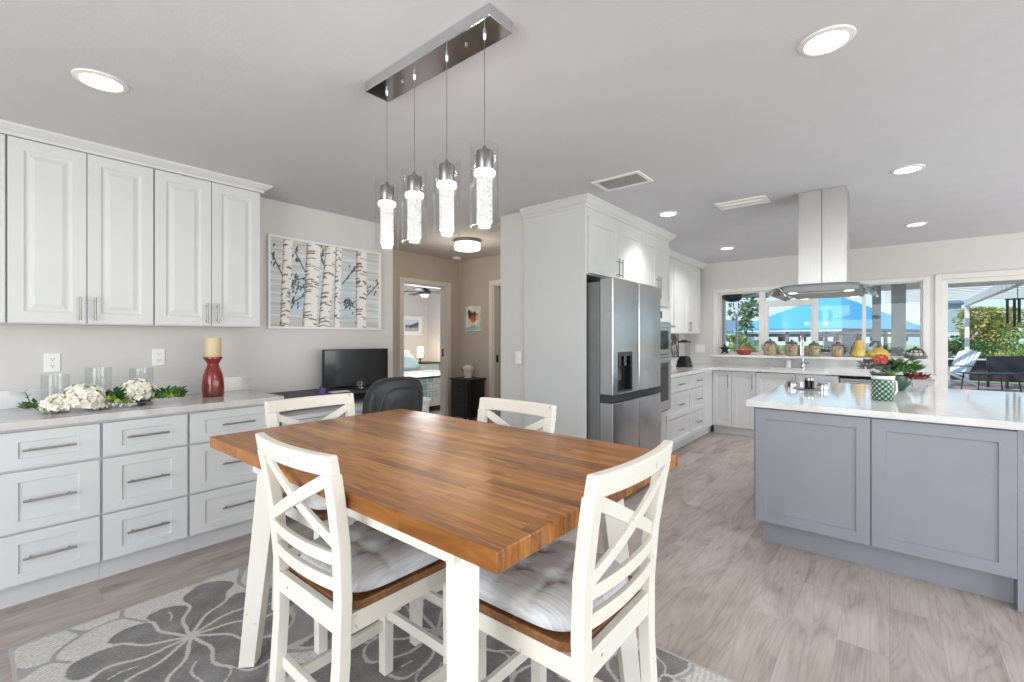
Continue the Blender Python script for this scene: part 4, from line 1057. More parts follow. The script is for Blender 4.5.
MB().box(KX - .02, KX, 4.181, 4.93, 2.297, 2.39).build('frame_rail', 'cab', t, oc2)
for a, b, hu in ((4.186, 4.553, 4.525), (4.557, 4.925, 4.585)):
    d = MB().panel(FPX(KX - .001), a, b, 1.65, 2.29, SHAKER(.02, .055)).build('door', 'cab', t, oc2)
    bar_pull(FPX(KX + .019), (hu, 1.83), .22, True).build('handle', 'nickel', d, oc2, smooth=True)
for z0, z1 in ((.12, .53),):
    d = MB().panel(FPX(KX - .02), 4.186, 4.925, z0, z1, SHAKER(.02, .055)).build('drawer', 'cab', t, oc2)
    bar_pull(FPX(KX), (4.53, .42), .22, False).build('handle', 'nickel', d, oc2, smooth=True)
CR2 = MB(); prof2 = [(0, 2.362), (.012, 2.362), (.014, 2.378), (.03, 2.39), (.05, 2.42), (.062, 2.428), (.062, 2.44), (0, 2.44)]
crown(CR2, [(-2.478, 3.15, 0, -1), (KX, 3.15, 1, -1), (KX, 4.93, 1, 1), (-2.19, 4.93, 0, 1)], prof2)
struct('trim_2', CR2, 'cab')
CR3 = MB(); crown(CR3, [(-2.2, 4.995, 1, 0), (-2.2, 7.22, 1, 0)], prof2); struct('trim_3', CR3, 'cab')

# refrigerator
rc = (-2.05, 3.66, 0)
t = thing('refrigerator', 'stainless four-door refrigerator with a water dispenser in its left door', 'refrigerator', rc)
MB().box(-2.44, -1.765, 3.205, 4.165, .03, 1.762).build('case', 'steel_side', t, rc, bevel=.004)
def fdoor(y0, y1, z0, z1, hole=None):
    mb = MB(); n = 10; X0, X1 = -1.762, -1.648
    def bow(y): return .010 * (1 - ((y - (y0 + y1) / 2) / ((y1 - y0) / 2)) ** 2)
    ys = sorted(set([y0 + (y1 - y0) * i / n for i in range(n + 1)] + ([hole[0], hole[1]] if hole else []))); zs = [z0, hole[2], hole[3], z1] if hole else [z0, z1]
    ix = {}; vs = []; fs = []
    for x in (0, 1):
        for j, z in enumerate(zs):
            for i, y in enumerate(ys): ix[x, j, i] = len(vs); vs.append((X1 + bow(y) if x else X0, y, z))
    for j in range(len(zs) - 1):
        for i in range(len(ys) - 1):
            inh = hole and j == 1 and ys[i] >= hole[0] - 1e-6 and ys[i + 1] <= hole[1] + 1e-6
            if not inh: fs.append((ix[1, j, i], ix[1, j, i + 1], ix[1, j + 1, i + 1], ix[1, j + 1, i]))
            fs.append((ix[0, j, i], ix[0, j + 1, i], ix[0, j + 1, i + 1], ix[0, j, i + 1]))
    I = len(ys) - 1; J = len(zs) - 1
    for i in range(I): fs += [(ix[0, 0, i], ix[0, 0, i + 1], ix[1, 0, i + 1], ix[1, 0, i]), (ix[0, J, i], ix[1, J, i], ix[1, J, i + 1], ix[0, J, i + 1])]
    for j in range(J): fs += [(ix[0, j, 0], ix[1, j, 0], ix[1, j + 1, 0], ix[0, j + 1, 0]), (ix[0, j, I], ix[0, j + 1, I], ix[1, j + 1, I], ix[1, j, I])]
    return mb.add(vs, fs)
ym = 3.684
dl = fdoor(3.208, ym - .003, .868, 1.786, (3.278, 3.535, .885, 1.205)).build('upper_door', 'steel', t, rc, bevel=.006)
fdoor(ym + .003, 4.162, .868, 1.786).build('upper_door', 'steel', t, rc, bevel=.006)
fdoor(3.208, ym - .003, .07, .806).build('lower_door', 'steel', t, rc, bevel=.006)
fdoor(ym + .003, 4.162, .07, .806).build('lower_door', 'steel', t, rc, bevel=.006)
MB().box(-1.762, -1.70, 3.212, 4.158, .806, .868).build('handle_recess', 'dark', t, rc)
m = MB(); m.box(-1.755, -1.70, 3.278, 3.535, .885, 1.205); dd = m.build('water_dispenser', 'black', dl, rc)
m = MB().box(-1.70, -1.648, 3.278, 3.284, .885, 1.205).box(-1.70, -1.648, 3.529, 3.535, .885, 1.205).box(-1.70, -1.648, 3.284, 3.529, .885, .90).box(-1.70, -1.641, 3.284, 3.529, 1.17, 1.205).box(-1.70, -1.66, 3.33, 3.375, 1.09, 1.17).box(-1.70, -1.66, 3.43, 3.475, 1.09, 1.17).box(-1.70, -1.69, 3.34, 3.465, .97, 1.07)
m.build('dispenser_fittings', 'gloss_black', dl, rc, bevel=.002)
for y in (3.30, 4.0): MB().box(-1.83, -1.70, y, y + .05, 1.762, 1.792).build('hinge_cover', 'dark', t, rc, bevel=.004)
MB().box(-2.40, -1.78, 3.25, 4.07, 0, .03).build('base_grille', 'black', t, rc)

# double oven
oo = (-2.1, 4.53, .545)
t = thing('double_oven', 'stainless double wall oven with bar handles beside the refrigerator', 'oven', oo)
MB().box(-2.44, -1.862, 4.20, 4.91, .55, 1.625).build('case', 'steel_side', t, oo)
MB().panel(FPX(-1.862), 4.198, 4.913, 1.487, 1.625, [(0, 0), (0, .02), (.002, .022)]).build('control_panel', 'white_plastic', t, oo)
MB().panel(FPX(-1.84), 4.43, 4.68, 1.52, 1.595, [(0, 0), (0, .002)]).build('display', 'gloss_black', t, oo)
for z0, z1, zh in ((1.145, 1.478, 1.438), (.55, 1.135, 1.098)):
    d = MB().panel(FPX(-1.862), 4.198, 4.913, z0, z1, [(0, 0), (0, .028), (.003, .031)]).build('oven_door', 'steel', t, oo)
    MB().panel(FPX(-1.831), 4.27, 4.84, z0 + (.05 if z1 > 1.2 else .10), zh - .045, [(0, 0), (0, .0015)]).build('door_window', 'gloss_black', d, oo)
    m = MB().tube([(-1.78, 4.22, zh), (-1.78, 4.88, zh)], .011, 12)
    for y in (4.26, 4.84): m.tube([(-1.83, y, zh), (-1.78, y, zh)], .009, 8)
    m.build('handle', 'chrome', d, oo, smooth=True)

# base drawers under the left kitchen counter
def kbase(y0, y1, label):
    c = (-2.17, (y0 + y1) / 2, 0); t = thing('drawer_cabinet', label, 'cabinet', c, 0, 'kitchen base cabinets')
    MB().box(-2.477, -1.89, y0 + .0005, y1 - .0005, .11, .875).box(-2.477, -1.935, y0 + .0005, y1 - .0005, 0, .11).build('body', 'cab_body', t, c)
    for z0, z1 in ((.118, .395), (.403, .69), (.698, .862)):
        d = MB().panel(FPX(-1.89), y0 + .004, y1 - .004, z0, z1, SHAKER(.02, .05)).build('drawer', 'cab', t, c)
        bar_pull(FPX(-1.87), ((y0 + y1) / 2, (z0 + z1) / 2), .15, False).build('handle', 'nickel', d, c, smooth=True)
kbase(4.931, 5.70, 'white three-drawer base cabinet just beyond the double oven')
kbase(5.70, 6.20, 'narrow white three-drawer base cabinet near the kitchen corner')
c = (-2.18, 6.7, 0)
t = thing('corner_cabinet', 'white corner filler cabinet where the two kitchen counters meet', 'cabinet', c)
MB().box(-2.477, -1.885, 6.2005, 7.219, .11, .875).box(-2.477, -1.935, 6.2005, 7.219, 0, .11).build('body', 'cab', t, c)
def bdoor(x0, x1, label, handles, kind='door'):
    c = ((x0 + x1) / 2, 6.9, 0); t = thing('base_cabinet', label, 'cabinet', c, 0, 'kitchen base cabinets under the window')
    MB().box(x0 + .0005, x1 - .0005, 6.62, 7.219, .11, .69 if kind == 'sink' else .875).box(x0 + .0005, x1 - .0005, 6.665, 7.219, 0, .11).build('body', 'cab_body', t, c)
    n = len(handles)
    for i, hu in enumerate(handles):
        a = x0 + (x1 - x0) * i / n; b = x0 + (x1 - x0) * (i + 1) / n
        d = MB().panel(FMY(6.62), a + .003, b - .003, .118, .862, SHAKER(.02, .055)).build('door', 'cab', t, c)
        bar_pull(FMY(6.60), (hu, .735), .19, True).build('handle', 'nickel', d, c, smooth=True)
bdoor(-1.884, -1.635, 'narrow white base cabinet with a long handle beside the kitchen corner', [-1.68])
bdoor(-1.635, -1.345, 'white base cabinet second from the kitchen corner under the window', [-1.385])
bdoor(-1.345, -.46, 'white two-door sink base cabinet below the kitchen window', [-.93, -.87], 'sink')
c = (-.155, 6.9, 0)
t = thing('dishwasher', 'dishwasher with a dark top strip and bar handle right of the sink', 'dishwasher', c)
MB().box(-.455, .145, 6.63, 7.2, .1, .872).build('case', 'steel_side', t, c)
d = MB().panel(FMY(6.63), -.452, .142, .11, .868, SLAB(.03)).build('front_door', 'steel', t, c)
MB().box(-.452, .142, 6.594, 6.60, .838, .868).build('control_strip', 'gloss_black', d, c)
m = MB().tube([(-.42, 6.555, .80), (.11, 6.555, .80)], .01, 12)
for x in (-.38, .07): m.tube([(x, 6.555, .80), (x, 6.60, .80)], .008, 8)
m.build('handle', 'chrome', d, c, smooth=True)
MB().box(-.45, .14, 6.67, 7.1, 0, .1).build('toe_grille', 'dark', t, c)
bdoor(.15, .375, 'narrow white base cabinet at the right end of the window counter', [.19])

# L-shaped counter with a sink cut-out
SX0, SX1, SY0, SY1 = -1.26, -.62, 6.70, 7.04
m = MB()
m.box(-2.477, -1.85, 4.932, 7.219, .876, .914).box(-1.85, SX0, 6.578, 7.219, .876, .914).box(SX1, .39, 6.578, 7.219, .876, .914).box(SX0, SX1, 6.578, SY0, .876, .914).box(SX0, SX1, SY1, 7.219, .876, .914)
o = m.build('countertop', 'quartz', None, (-1.2, 6.9, .876)); tag(o, 'white quartz kitchen countertop below the window and along the left wall', 'countertop')
m = MB().box(-2.477, -2.46, 4.932, 7.219, .914, 1.02).box(-2.46, .39, 7.202, 7.219, .914, 1.038)
o = m.build('backsplash', 'quartz', None, (-1.2, 7.1, .914)); tag(o, 'white quartz upstand behind the kitchen counter below the window', 'backsplash')
o = MB().box(-2.477, -2.468, 4.932, 6.95, 1.021, 1.372).build('mosaic_backsplash', 'mosaic', None, (-2.47, 5.6, 1.02)); tag(o, 'dark and light mosaic tile panel on the wall behind the blender', 'backsplash')
c = (-.94, 6.87, .70)
t = thing('kitchen_sink', 'undermount sink in the kitchen counter below the window', 'sink', c)
m = MB()
m.box(SX0 - .012, SX1 + .012, SY0 - .012, SY0, .70, .8755).box(SX0 - .012, SX1 + .012, SY1, SY1 + .012, .70, .8755).box(SX0 - .012, SX0, SY0, SY1, .70, .8755).box(SX1, SX1 + .012, SY0, SY1, .70, .8755).box(SX0, SX1, SY0, SY1, .70, .712)
m.build('basin', 'steel', t, c); MB().lathe([(.04, .712), (.045, .715), (.02, .714)], (-.94, 6.87, 0), 20).build('drain', 'chrome', t, c, smooth=True)
c = (-.887, 7.10, .914)
t = thing('kitchen_faucet', 'tall chrome spring faucet behind the kitchen sink', 'faucet', c)
MB().lathe([(.03, 0), (.03, .012), (.02, .02), (.02, .08), (.014, .09)], c, 24).build('base', 'chrome', t, c, smooth=True)
pts = [(c[0], 7.10, 1.0), (c[0], 7.10, 1.28)] + [(c[0], 7.10 - .085 + .085 * math.cos(a), 1.28 + .10 * math.sin(a)) for a in [PI * k / 10 for k in range(1, 11)]] + [(c[0], 6.93, 1.19)]
MB().tube(pts, .012, 12).build('neck', 'chrome', t, c, smooth=True)
m = MB()
for k in range(22):
    z = 1.04 + k * .0115; m.lathe([(.013, z), (.0185, z + .003), (.0185, z + .005), (.013, z + .008)], (c[0], 7.10, 0), 14)
m.build('spring', 'chrome', t, c, smooth=True)
MB().tube([(c[0], 6.93, 1.20), (c[0], 6.93, 1.09)], .018, 14).build('spray_head', 'chrome', t, c, smooth=True)
MB().tube([(c[0] + .02, 7.10, .975), (c[0] + .075, 7.09, .99)], .007, 8).build('lever', 'chrome', t, c, smooth=True)
c = (-1.05, 7.10, .914)
t = thing('soap_dispenser', 'small pale soap dispenser on the counter beside the faucet', 'soap dispenser', c)
MB().lathe([(.025, 0), (.03, .005), (.03, .09), (.012, .11), (.012, .12)], c, 20).build('bottle', 'white_plastic', t, c, smooth=True)
MB().tube([(c[0], c[1], c[2] + .12), (c[0], c[1], c[2] + .15), (c[0], c[1] - .04, c[2] + .148)], .006, 8).build('pump', 'chrome', t, c, smooth=True)

# kitchen wall cabinets on the left wall
def kwall(y0, y1, label, n, hs):
    c = (-2.3, (y0 + y1) / 2, 1.374); t = thing('wall_cabinet', label, 'cabinet', c, 0, 'kitchen wall cabinets')
    MB().box(-2.477, -2.22, y0 + .0005, y1 - .0005, 1.374, 2.39).build('body', 'cab_body', t, c)
    for i in range(n):
        a = y0 + (y1 - y0) * i / n; b = y0 + (y1 - y0) * (i + 1) / n
        d = MB().panel(FPX(-2.22), a + .003, b - .003, 1.379, 2.36, SHAKER(.02, .055)).build('door', 'cab', t, c)
        bar_pull(FPX(-2.20), (hs[i], 1.475), .14, True).build('handle', 'nickel', d, c, smooth=True)
kwall(4.932, 6.08, 'white wall cabinet between the oven tower and the corner wall cabinet', 2, [5.475, 5.537])
kwall(6.08, 7.10, 'white double-door wall cabinet in the kitchen corner above the blender', 2, [6.56, 6.62])
c = (-2.24, 7.22, 1.15)
t = thing('light_switch', 'white double switch plate on the window wall near the blender', 'switch', c)
MB().panel(FMY(7.22), -2.31, -2.17, 1.09, 1.21, [(0, 0), (0, .004), (.004, .007)]).build('cover_plate', 'white_plastic', t, c)
for x in (-2.265, -2.215): MB().panel(FMY(7.22), x - .016, x + .016, 1.117, 1.183, [(0, .007), (0, .01), (.002, .012)]).build('rocker', 'white_plastic', t, c)
c = (-2.19, 6.38, .914)
t = thing('blender', 'black countertop blender with a clear jar in the kitchen corner', 'blender', c)
def sqlathe(prof, c, p=4, seg=32):
    mb = MB(); vs = []
    for r, z in prof:
        for k in range(seg):
            th = 2 * PI * k / seg; a, b = math.cos(th), math.sin(th); rr = r / (abs(a) ** p + abs(b) ** p) ** (1 / p); vs.append((c[0] + rr * a, c[1] + rr * b, c[2] + z))
    n = len(prof); fs = [(i * seg + k, i * seg + (k + 1) % seg, (i + 1) * seg + (k + 1) % seg, (i + 1) * seg + k) for i in range(n - 1) for k in range(seg)]
    fs += [tuple(range(seg))[::-1], tuple((n - 1) * seg + k for k in range(seg))]
    return mb.add(vs, fs)
sqlathe([(.095, 0), (.1, .01), (.095, .03), (.085, .08), (.062, .14), (.055, .15)], c).build('motor_base', 'black', t, c, smooth=True)
sqlathe([(.055, .15), (.06, .16), (.075, .34), (.071, .34), (.055, .165), (.002, .165)], c).build('jar', 'shade_glass', t, c, smooth=True)
sqlathe([(.077, .335), (.077, .355), (.05, .36), (.03, .375), (.002, .376)], c).build('lid', 'black', t, c, smooth=True)
MB().box(c[0] + .094, c[0] + .098, c[1] - .035, c[1] + .035, c[2] + .025, c[2] + .06).build('control_panel', 'nickel', t, c)

# ------------------------------------------------------------------ things on the window sill
SZ = WZ0 - .0115
def owl_glaze():
    s = NT('mottled_brown_ceramic').set(.3, coat=.3)
    n = s.noise(s.pos(), 34, 4, .6, .5)
    s.l(s.ramp(n, [(.3, (84, 66, 46)), (.45, (158, 140, 104)), (.55, (176, 166, 136)), (.68, (132, 62, 44)), (.8, (96, 104, 66))]), s.b.inputs['Base Color']); return s.m
M['owl'] = owl_glaze()
for i, (x, s, lab) in enumerate(((-1.273, 1.0, 'largest patterned brown ceramic lidded canister, leftmost of four on the kitchen sill'), (-1.017, .97, 'patterned brown ceramic canister second from the left on the kitchen sill, left of the faucet'),
                                 (-.767, .88, 'patterned brown ceramic canister just right of the faucet on the kitchen sill'), (-.52, .84, 'smallest patterned brown ceramic canister, rightmost of four on the kitchen sill'))):
    c = (x, 7.135, SZ)
    t = thing('ceramic_canister', lab, 'canister', c, 0, 'ceramic canisters on the kitchen sill')
    MB().lathe([(.055 * s, 0), (.078 * s, .01 * s), (.088 * s, .07 * s), (.086 * s, .13 * s), (.07 * s, .16 * s), (.06 * s, .165 * s)], c, 32, sy=.92).build('pot', 'owl', t, c, smooth=True)
    ld_ = MB().lathe([(.072 * s, .165 * s), (.07 * s, .175 * s), (.045 * s, .198 * s), (.012 * s, .205 * s)], c, 32, sy=.92).build('lid', 'leaf_dark', t, c, smooth=True)
    MB().ball((c[0], c[1], c[2] + .216 * s), .014 * s, 12, 8).build('lid_knob', 'dark', ld_, c, smooth='all')
    for sx in (-1, 1): MB().tube([(x + sx * .078 * s, 7.135, SZ + .14 * s), (x + sx * .105 * s, 7.135, SZ + .145 * s), (x + sx * .1 * s, 7.135, SZ + .10 * s), (x + sx * .085 * s, 7.135, SZ + .085 * s)], .007 * s, 8).build('handle', 'leaf_dark', t, c, smooth=True)
M['terracotta'] = mat('red_brown_glaze', (136, 62, 40), .25, var=.25, scale=16, coat=.3)
c = (-1.605, 7.13, SZ)
t = thing('lidded_dish', 'round red-brown lidded dish at the left end of the kitchen sill', 'dish', c)
MB().lathe([(.06, 0), (.075, .008), (.1, .04), (.104, .065)], c, 32, sy=.8).build('bowl', 'terracotta', t, c, smooth=True)
M['copper'] = mat('copper_brown_glaze', (168, 104, 72), .25, var=.2, scale=20, coat=.3)
MB().lathe([(.104, .066), (.09, .09), (.05, .112), (.012, .118)], c, 32, sy=.8).build('lid', 'copper', t, c, smooth=True)
M['yellow'] = mat('yellow_glaze', (206, 176, 84), .3, var=.1, scale=12, coat=.3)
c = (-.301, 7.135, SZ)
t = thing('gourd_bottle', 'tall yellow gourd-shaped bottle with a dark neck on the kitchen sill', 'bottle', c)
MB().lathe([(.05, 0), (.072, .012), (.078, .06), (.062, .12), (.04, .18), (.028, .215)], c, 32, sy=.9).build('body', 'yellow', t, c, smooth=True)
MB().lathe([(.029, .214), (.022, .25), (.015, .28), (.012, .292)], c, 24).build('neck', 'leaf_dark', t, c, smooth=True)
MB().tube([(c[0] - .03, c[1] - .055, SZ + .19), (c[0] - .062, c[1] - .05, SZ + .12), (c[0] - .085, c[1] - .02, SZ + .03)], [.006, .012, .008], 10).build('painted_leaf', 'leaf_dark', t, c, smooth=True)
c = (-.105, 7.135, SZ)
t = thing('gourd_figurine', 'squat yellow gourd with a curved dark neck on the kitchen sill', 'figurine', c)
MB().lathe([(.05, 0), (.1, .012), (.112, .045), (.085, .085), (.05, .11), (.03, .125)], c, 32, sy=.72).build('body', 'yellow', t, c, smooth=True)
MB().tube([(c[0], 7.135, SZ + .115), (c[0] + .012, 7.135, SZ + .16), (c[0] - .005, 7.135, SZ + .2), (c[0] - .045, 7.135, SZ + .195), (c[0] - .075, 7.135, SZ + .165), (c[0] - .08, 7.135, SZ + .13)], [.026, .019, .016, .015, .018, .01], 12).build('neck', 'leaf_dark', t, c, smooth=True)
c = (.235, 7.135, SZ)
t = thing('domed_basket', 'small dark domed wire basket at the right end of the kitchen sill', 'basket', c)
MB().lathe([(.07, 0), (.1, .01), (.108, .03), (.1, .034), (.068, .012), (.002, .01)], c, 28, sy=.7).build('tray', 'leaf_dark', t, c, smooth=True)
m = MB()
for k in range(10):
    a = 2 * PI * k / 10; m.tube([(c[0] + .09 * math.cos(a) * math.cos(b), c[1] + .062 * math.sin(a) * math.cos(b), SZ + .03 + .09 * math.sin(b)) for b in [PI / 2 * j / 6 for j in range(7)]], .004, 6)
for b in (.5, 1.0): m.tube([(c[0] + .09 * math.cos(a) * math.cos(b), c[1] + .062 * math.sin(a) * math.cos(b), SZ + .03 + .09 * math.sin(b)) for a in [2 * PI * j / 20 for j in range(21)]], .004, 6)
m.build('wire_dome', 'dark', t, c, smooth=True)
MB().ball((c[0], c[1], SZ + .128), .013, 10, 7).build('knob', 'dark', t, c, smooth='all')
MB().ball((c[0], c[1], SZ + .055), (.06, .042, .04), 16, 10).build('contents', 'petal', t, c, smooth='all')
c = (-1.86, 7.13, SZ)
poly = [(c[0] + (.085 if k % 2 == 0 else .036) * math.sin(k * PI / 5), .075 + (.085 if k % 2 == 0 else .036) * math.cos(k * PI / 5)) for k in range(10)]
m = MB().prism([(x, SZ + z) for x, z in poly], 7.115, 7.14, 'y'); o = m.build('star_ornament', 'black', None, c); tag(o, 'dark star-shaped ornament in the left corner of the kitchen sill', 'ornament')

# ------------------------------------------------------------------ island
ic = (-.09, 4.1, 0)
t = thing('kitchen_island', 'blue-grey shaker-panelled kitchen island base', 'island', ic)
MB().box(-.662, .475, 3.27, 4.96, .149, .875).build('body', 'island', t, ic)
MB().box(-.640, .475, 3.325, 4.93, 0, .149).build('plinth', 'island', t, ic, bevel=.002)
for a, b in ((-.666, -.085), (-.078, .475)):
    MB().panel(FMY(3.27), a, b, .15, .866, SHAKER(.02, .062)).build('end_panel', 'island', t, ic)
MB().box(.4755, .495, 3.25, 4.96, 0, .875).build('side_board', 'island', t, ic)
for k, (a, b) in enumerate(((3.29, 3.83), (3.84, 4.38), (4.39, 4.94))):
    for z0, z1 in ((.155, .44), (.446, .70), (.706, .866)):
        d = MB().panel(FMX(-.662), a, b, z0, z1, SHAKER(.02, .05)).build('drawer', 'island', t, ic)
        bar_pull(FMX(-.682), ((a + b) / 2, (z0 + z1) / 2), .19, False, .0055, .026).build('handle', 'nickel', d, ic, smooth=True)
o = MB().box(-.715, .80, 3.225, 5.0, .876, .914).build('countertop', 'quartz', None, (.05, 4.1, .876), bevel=.003); tag(o, 'glossy white quartz countertop of the grey island', 'countertop')
# canisters on the island
c = (-.495, 4.315, .914)
t = thing('black_jar', 'black jar with a shiny chrome lid on the island', 'jar', c)
MB().lathe([(.03, 0), (.033, .003), (.033, .062), (.028, .066)], c, 28).build('jar_body', 'gloss_black', t, c, smooth=True)
MB().lathe([(.0335, .0665), (.0335, .08), (.026, .087), (.002, .088)], c, 28).build('lid', 'chrome', t, c, smooth=True)
for x, y, lab in ((-.605, 4.26, 'small chrome tin left of the black jar on the island'), (-.40, 4.25, 'small chrome tin right of the black jar on the island')):
    c = (x, y, .914); t = thing('chrome_tin', lab, 'tin', c, 0, 'chrome tins on the island')
    MB().lathe([(.03, 0), (.034, .002), (.034, .036), (.031, .038)], c, 28).build('tin_body', 'chrome', t, c, smooth=True)
    MB().lathe([(.0355, .038), (.0355, .05), (.032, .053), (.002, .053)], c, 28).build('lid', 'nickel', t, c, smooth=True)
o = MB().lathe([(.09, 0), (.11, .006), (.108, .008), (.088, .003), (.002, .003)], (0, 0, 0), 36, sx=.75, sy=.6).build('silver_tray', 'chrome', None, smooth=True)
o.location = (-.49, 4.215, .9145); tag(o, 'small oval silver tray in front of the black jar on the island', 'tray')
def lattice():
    s = NT('green_lattice_glaze').set(.25, coat=.3)
    tc = s.n('ShaderNodeTexCoord'); sp = s.n('ShaderNodeSeparateXYZ'); s.l(tc.outputs['Object'], sp.inputs[0])
    ang = s.math('ARCTAN2', sp.outputs[1], sp.outputs[0]); a = s.math('MULTIPLY', ang, 6 / PI); z = s.math('MULTIPLY', sp.outputs[2], 32.0)
    p = s.math('PINGPONG', s.math('ADD', a, z), .5); q = s.math('PINGPONG', s.math('SUBTRACT', a, z), .5)
    d = s.math('MINIMUM', p, q); mx = s.math('LESS_THAN', d, .035)
    dot = s.math('LESS_THAN', s.math('ADD', p, q), .25); f = s.math('MAXIMUM', mx, dot)
    s.l(s.mix(f, (38, 92, 62), (226, 232, 222)), s.b.inputs['Base Color']); return s.m
M['lattice'] = lattice()
def bushy(t, c, specs):
    for i, (dx, dy, dz, n, L, sp, mt, nm) in enumerate(specs):
        leaves((c[0] + dx, c[1] + dy, c[2] + dz), n, L, sp, 50 + i + int(c[0] * 100), 1, 1.3).build(nm, mt, t, c)
c = (-.035, 3.80, .914)
t = thing('lattice_planter', 'green and white lattice-patterned planter of trailing leaves on the island', 'plant', c)
MB().lathe([(.056, .0), (.059, .004), (.059, .142), (.056, .142)], c, 40).build('pot', 'lattice', t, c, smooth=True)
MB().lathe([(.054, .140), (.061, .140), (.062, .160), (.056, .160), (.054, .15)], c, 40, closed=True).build('rim', 'white', t, c, smooth=True)
MB().tube([(c[0] + .046, c[1] + .036, c[2] + .13), (c[0] + .066, c[1] + .052, c[2] + .12), (c[0] + .07, c[1] + .055, c[2] + .06), (c[0] + .046, c[1] + .036, c[2] + .02)], .007, 8).build('handle', 'white', t, c, smooth=True)
MB().lathe([(.002, .125), (.053, .13), (.053, .14)], c, 28).build('soil', 'trunk', t, c)
bushy(t, c, [(0, .02, .14, 40, .045, .045, 'leaf_dark', 'dusky_leaves'), (.01, .02, .14, 30, .045, .04, 'leaf', 'green_leaves')])
c = (.03, 4.58, .914)
t = thing('green_planter', 'dark green round planter with a coral bloom behind the lattice planter', 'plant', c)
M['green_pot'] = mat('dark_green_glaze', (44, 82, 62), .25, var=.15, coat=.3)
MB().lathe([(.05, 0), (.06, .006), (.092, .05), (.1, .09), (.098, .115), (.086, .115), (.08, .09), (.002, .088)], c, 36).build('pot', 'green_pot', t, c, smooth=True)
bushy(t, c, [(.03, 0, .13, 150, .055, .12, 'leaf', 'green_leaves'), (.12, -.02, .09, 70, .05, .06, 'rust', 'rust_leaves'), (-.09, .0, .15, 150, .05, .13, 'leaf_dark', 'dusky_leaves'), (.02, 0, .17, 90, .05, .12, 'leaf', 'upper_leaves')])
floret_ball((c[0] - .085, c[1] - .10, c[2] + .235), .040, 70, .020, 77, .9).build('coral_bloom', 'coral', t, c)
m = MB().tube([(c[0] - .03, c[1], c[2] + .1), (c[0] - .06, c[1] - .07, c[2] + .18), (c[0] - .085, c[1] - .10, c[2] + .21)], .003, 6); m.build('bloom_stem', 'leaf', t, c)

# ------------------------------------------------------------------ island hood
hc = (-.395, 4.29, 1.63)
t = thing('range_hood', 'stainless island range hood with a tall duct and tinted glass canopy', 'range hood', hc)
MB().box(-.548, -.3965, 4.14, 4.44, 1.705, 2.44).build('duct_cover', 'hood_steel', t, hc, bevel=.002)
MB().box(-.3945, -.243, 4.14, 4.44, 1.705, 2.44).build('duct_cover', 'hood_steel', t, hc, bevel=.002)
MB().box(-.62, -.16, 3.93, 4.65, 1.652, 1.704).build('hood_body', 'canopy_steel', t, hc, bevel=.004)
n = 14; vs = []; fs = []
for i in range(n + 1):
    u = -1 + 2 * i / n; x = -.395 + .325 * u; z = 1.698 - .05 * u ** 4
    vs += [(x, 3.83, z - .004), (x, 4.75, z - .004), (x, 4.75, z + .004), (x, 3.83, z + .004)]
fs = [(i * 4 + k, i * 4 + (k + 1) % 4, i * 4 + 4 + (k + 1) % 4, i * 4 + 4 + k) for i in range(n) for k in range(4)] + [(3, 2, 1, 0), tuple(4 * n + k for k in range(4))]
MB().add(vs, fs).build('glass_canopy', 'hood_glass', t, hc)
MB().box(-.58, -.20, 4.0, 4.58, 1.648, 1.655).build('filter', 'nickel', t, hc)
for x in (-.56, -.22):
    for y in (3.97, 4.61): MB().lathe([(.001, 1.649), (.028, 1.649), (.03, 1.655)], (x, y, 0), 20).build('hood_lamp', 'bulb', t, hc, smooth=True)
# ------------------------------------------------------------------ outside
FWD = (-math.sin(R(39.7)), math.cos(R(39.7))); RGT = (math.cos(R(39.7)), math.sin(R(39.7)))
def paver():
    s = NT('pink_pavers').set(.8, spec=.2)
    b = s.n('ShaderNodeTexBrick', i_Scale=1.0); b.inputs['Brick Width'].default_value = .22; b.inputs['Row Height'].default_value = .11; b.inputs['Mortar Size'].default_value = .006
    b.inputs['Color1'].default_value = rgba((214, 178, 166)); b.inputs['Color2'].default_value = rgba((196, 160, 150)); b.inputs['Mortar'].default_value = rgba((180, 160, 150))
    s.l(s.pos(obj=False), b.inputs['Vector']); s.l(b.outputs['Color'], s.b.inputs['Base Color']); return s.m
M['paver'] = paver()
M['grass'] = leafmat('lawn', (120, 146, 84), (160, 176, 110), .9)
M['water'] = mat('canal_water', (96, 130, 140), .08, var=.08)
def seam_roof():
    s = NT('blue_metal_roof').set(.5)
    wv = s.n('ShaderNodeTexWave', wave_type='BANDS', bands_direction='X', i_Scale=1.1); s.l(s.pos(rot=(0, 0, R(38))), wv.inputs['Vector'])
    s.l(s.ramp(wv.outputs['Fac'], [(.0, (66, 146, 190)), (.12, (92, 178, 220)), (.9, (100, 184, 224)), (1, (140, 206, 236))]), s.b.inputs['Base Color']); return s.m
M['blue_roof'] = seam_roof()
M['dock_wood'] = mat('weathered_dock_wood', (128, 118, 106), .8, var=.12)
M['red_brown'] = mat('red_brown_fascia', (122, 84, 72), .7, var=.08)
M['patio_grey'] = mat('patio_grey_paint', (168, 170, 174), .6, var=.03)
M['shell'] = mat('pale_stucco', (226, 228, 230), .8, var=.03)
M['blue_siding'] = mat('pale_blue_siding', (170, 186, 202), .7, var=.03)
M['slate'] = mat('slate_roof', (120, 134, 154), .8, var=.08)
M['mesh_black'] = mat('black_mesh', (52, 52, 56), .7, var=.1)
struct('ground_patio', MB().box(-14, 14, 7.361, 19.2, -.12, -.01), 'paver')
struct('ground_lawn', MB().box(-120, 120, 19.2, 30, -.3, -.06), 'grass')
struct('ground_canal', MB().box(-160, 160, 30, 95, -1.6, -1.2), 'water')
struct('ground_far_shore', MB().box(-200, 200, 95, 200, -1.0, -.4), 'grass')
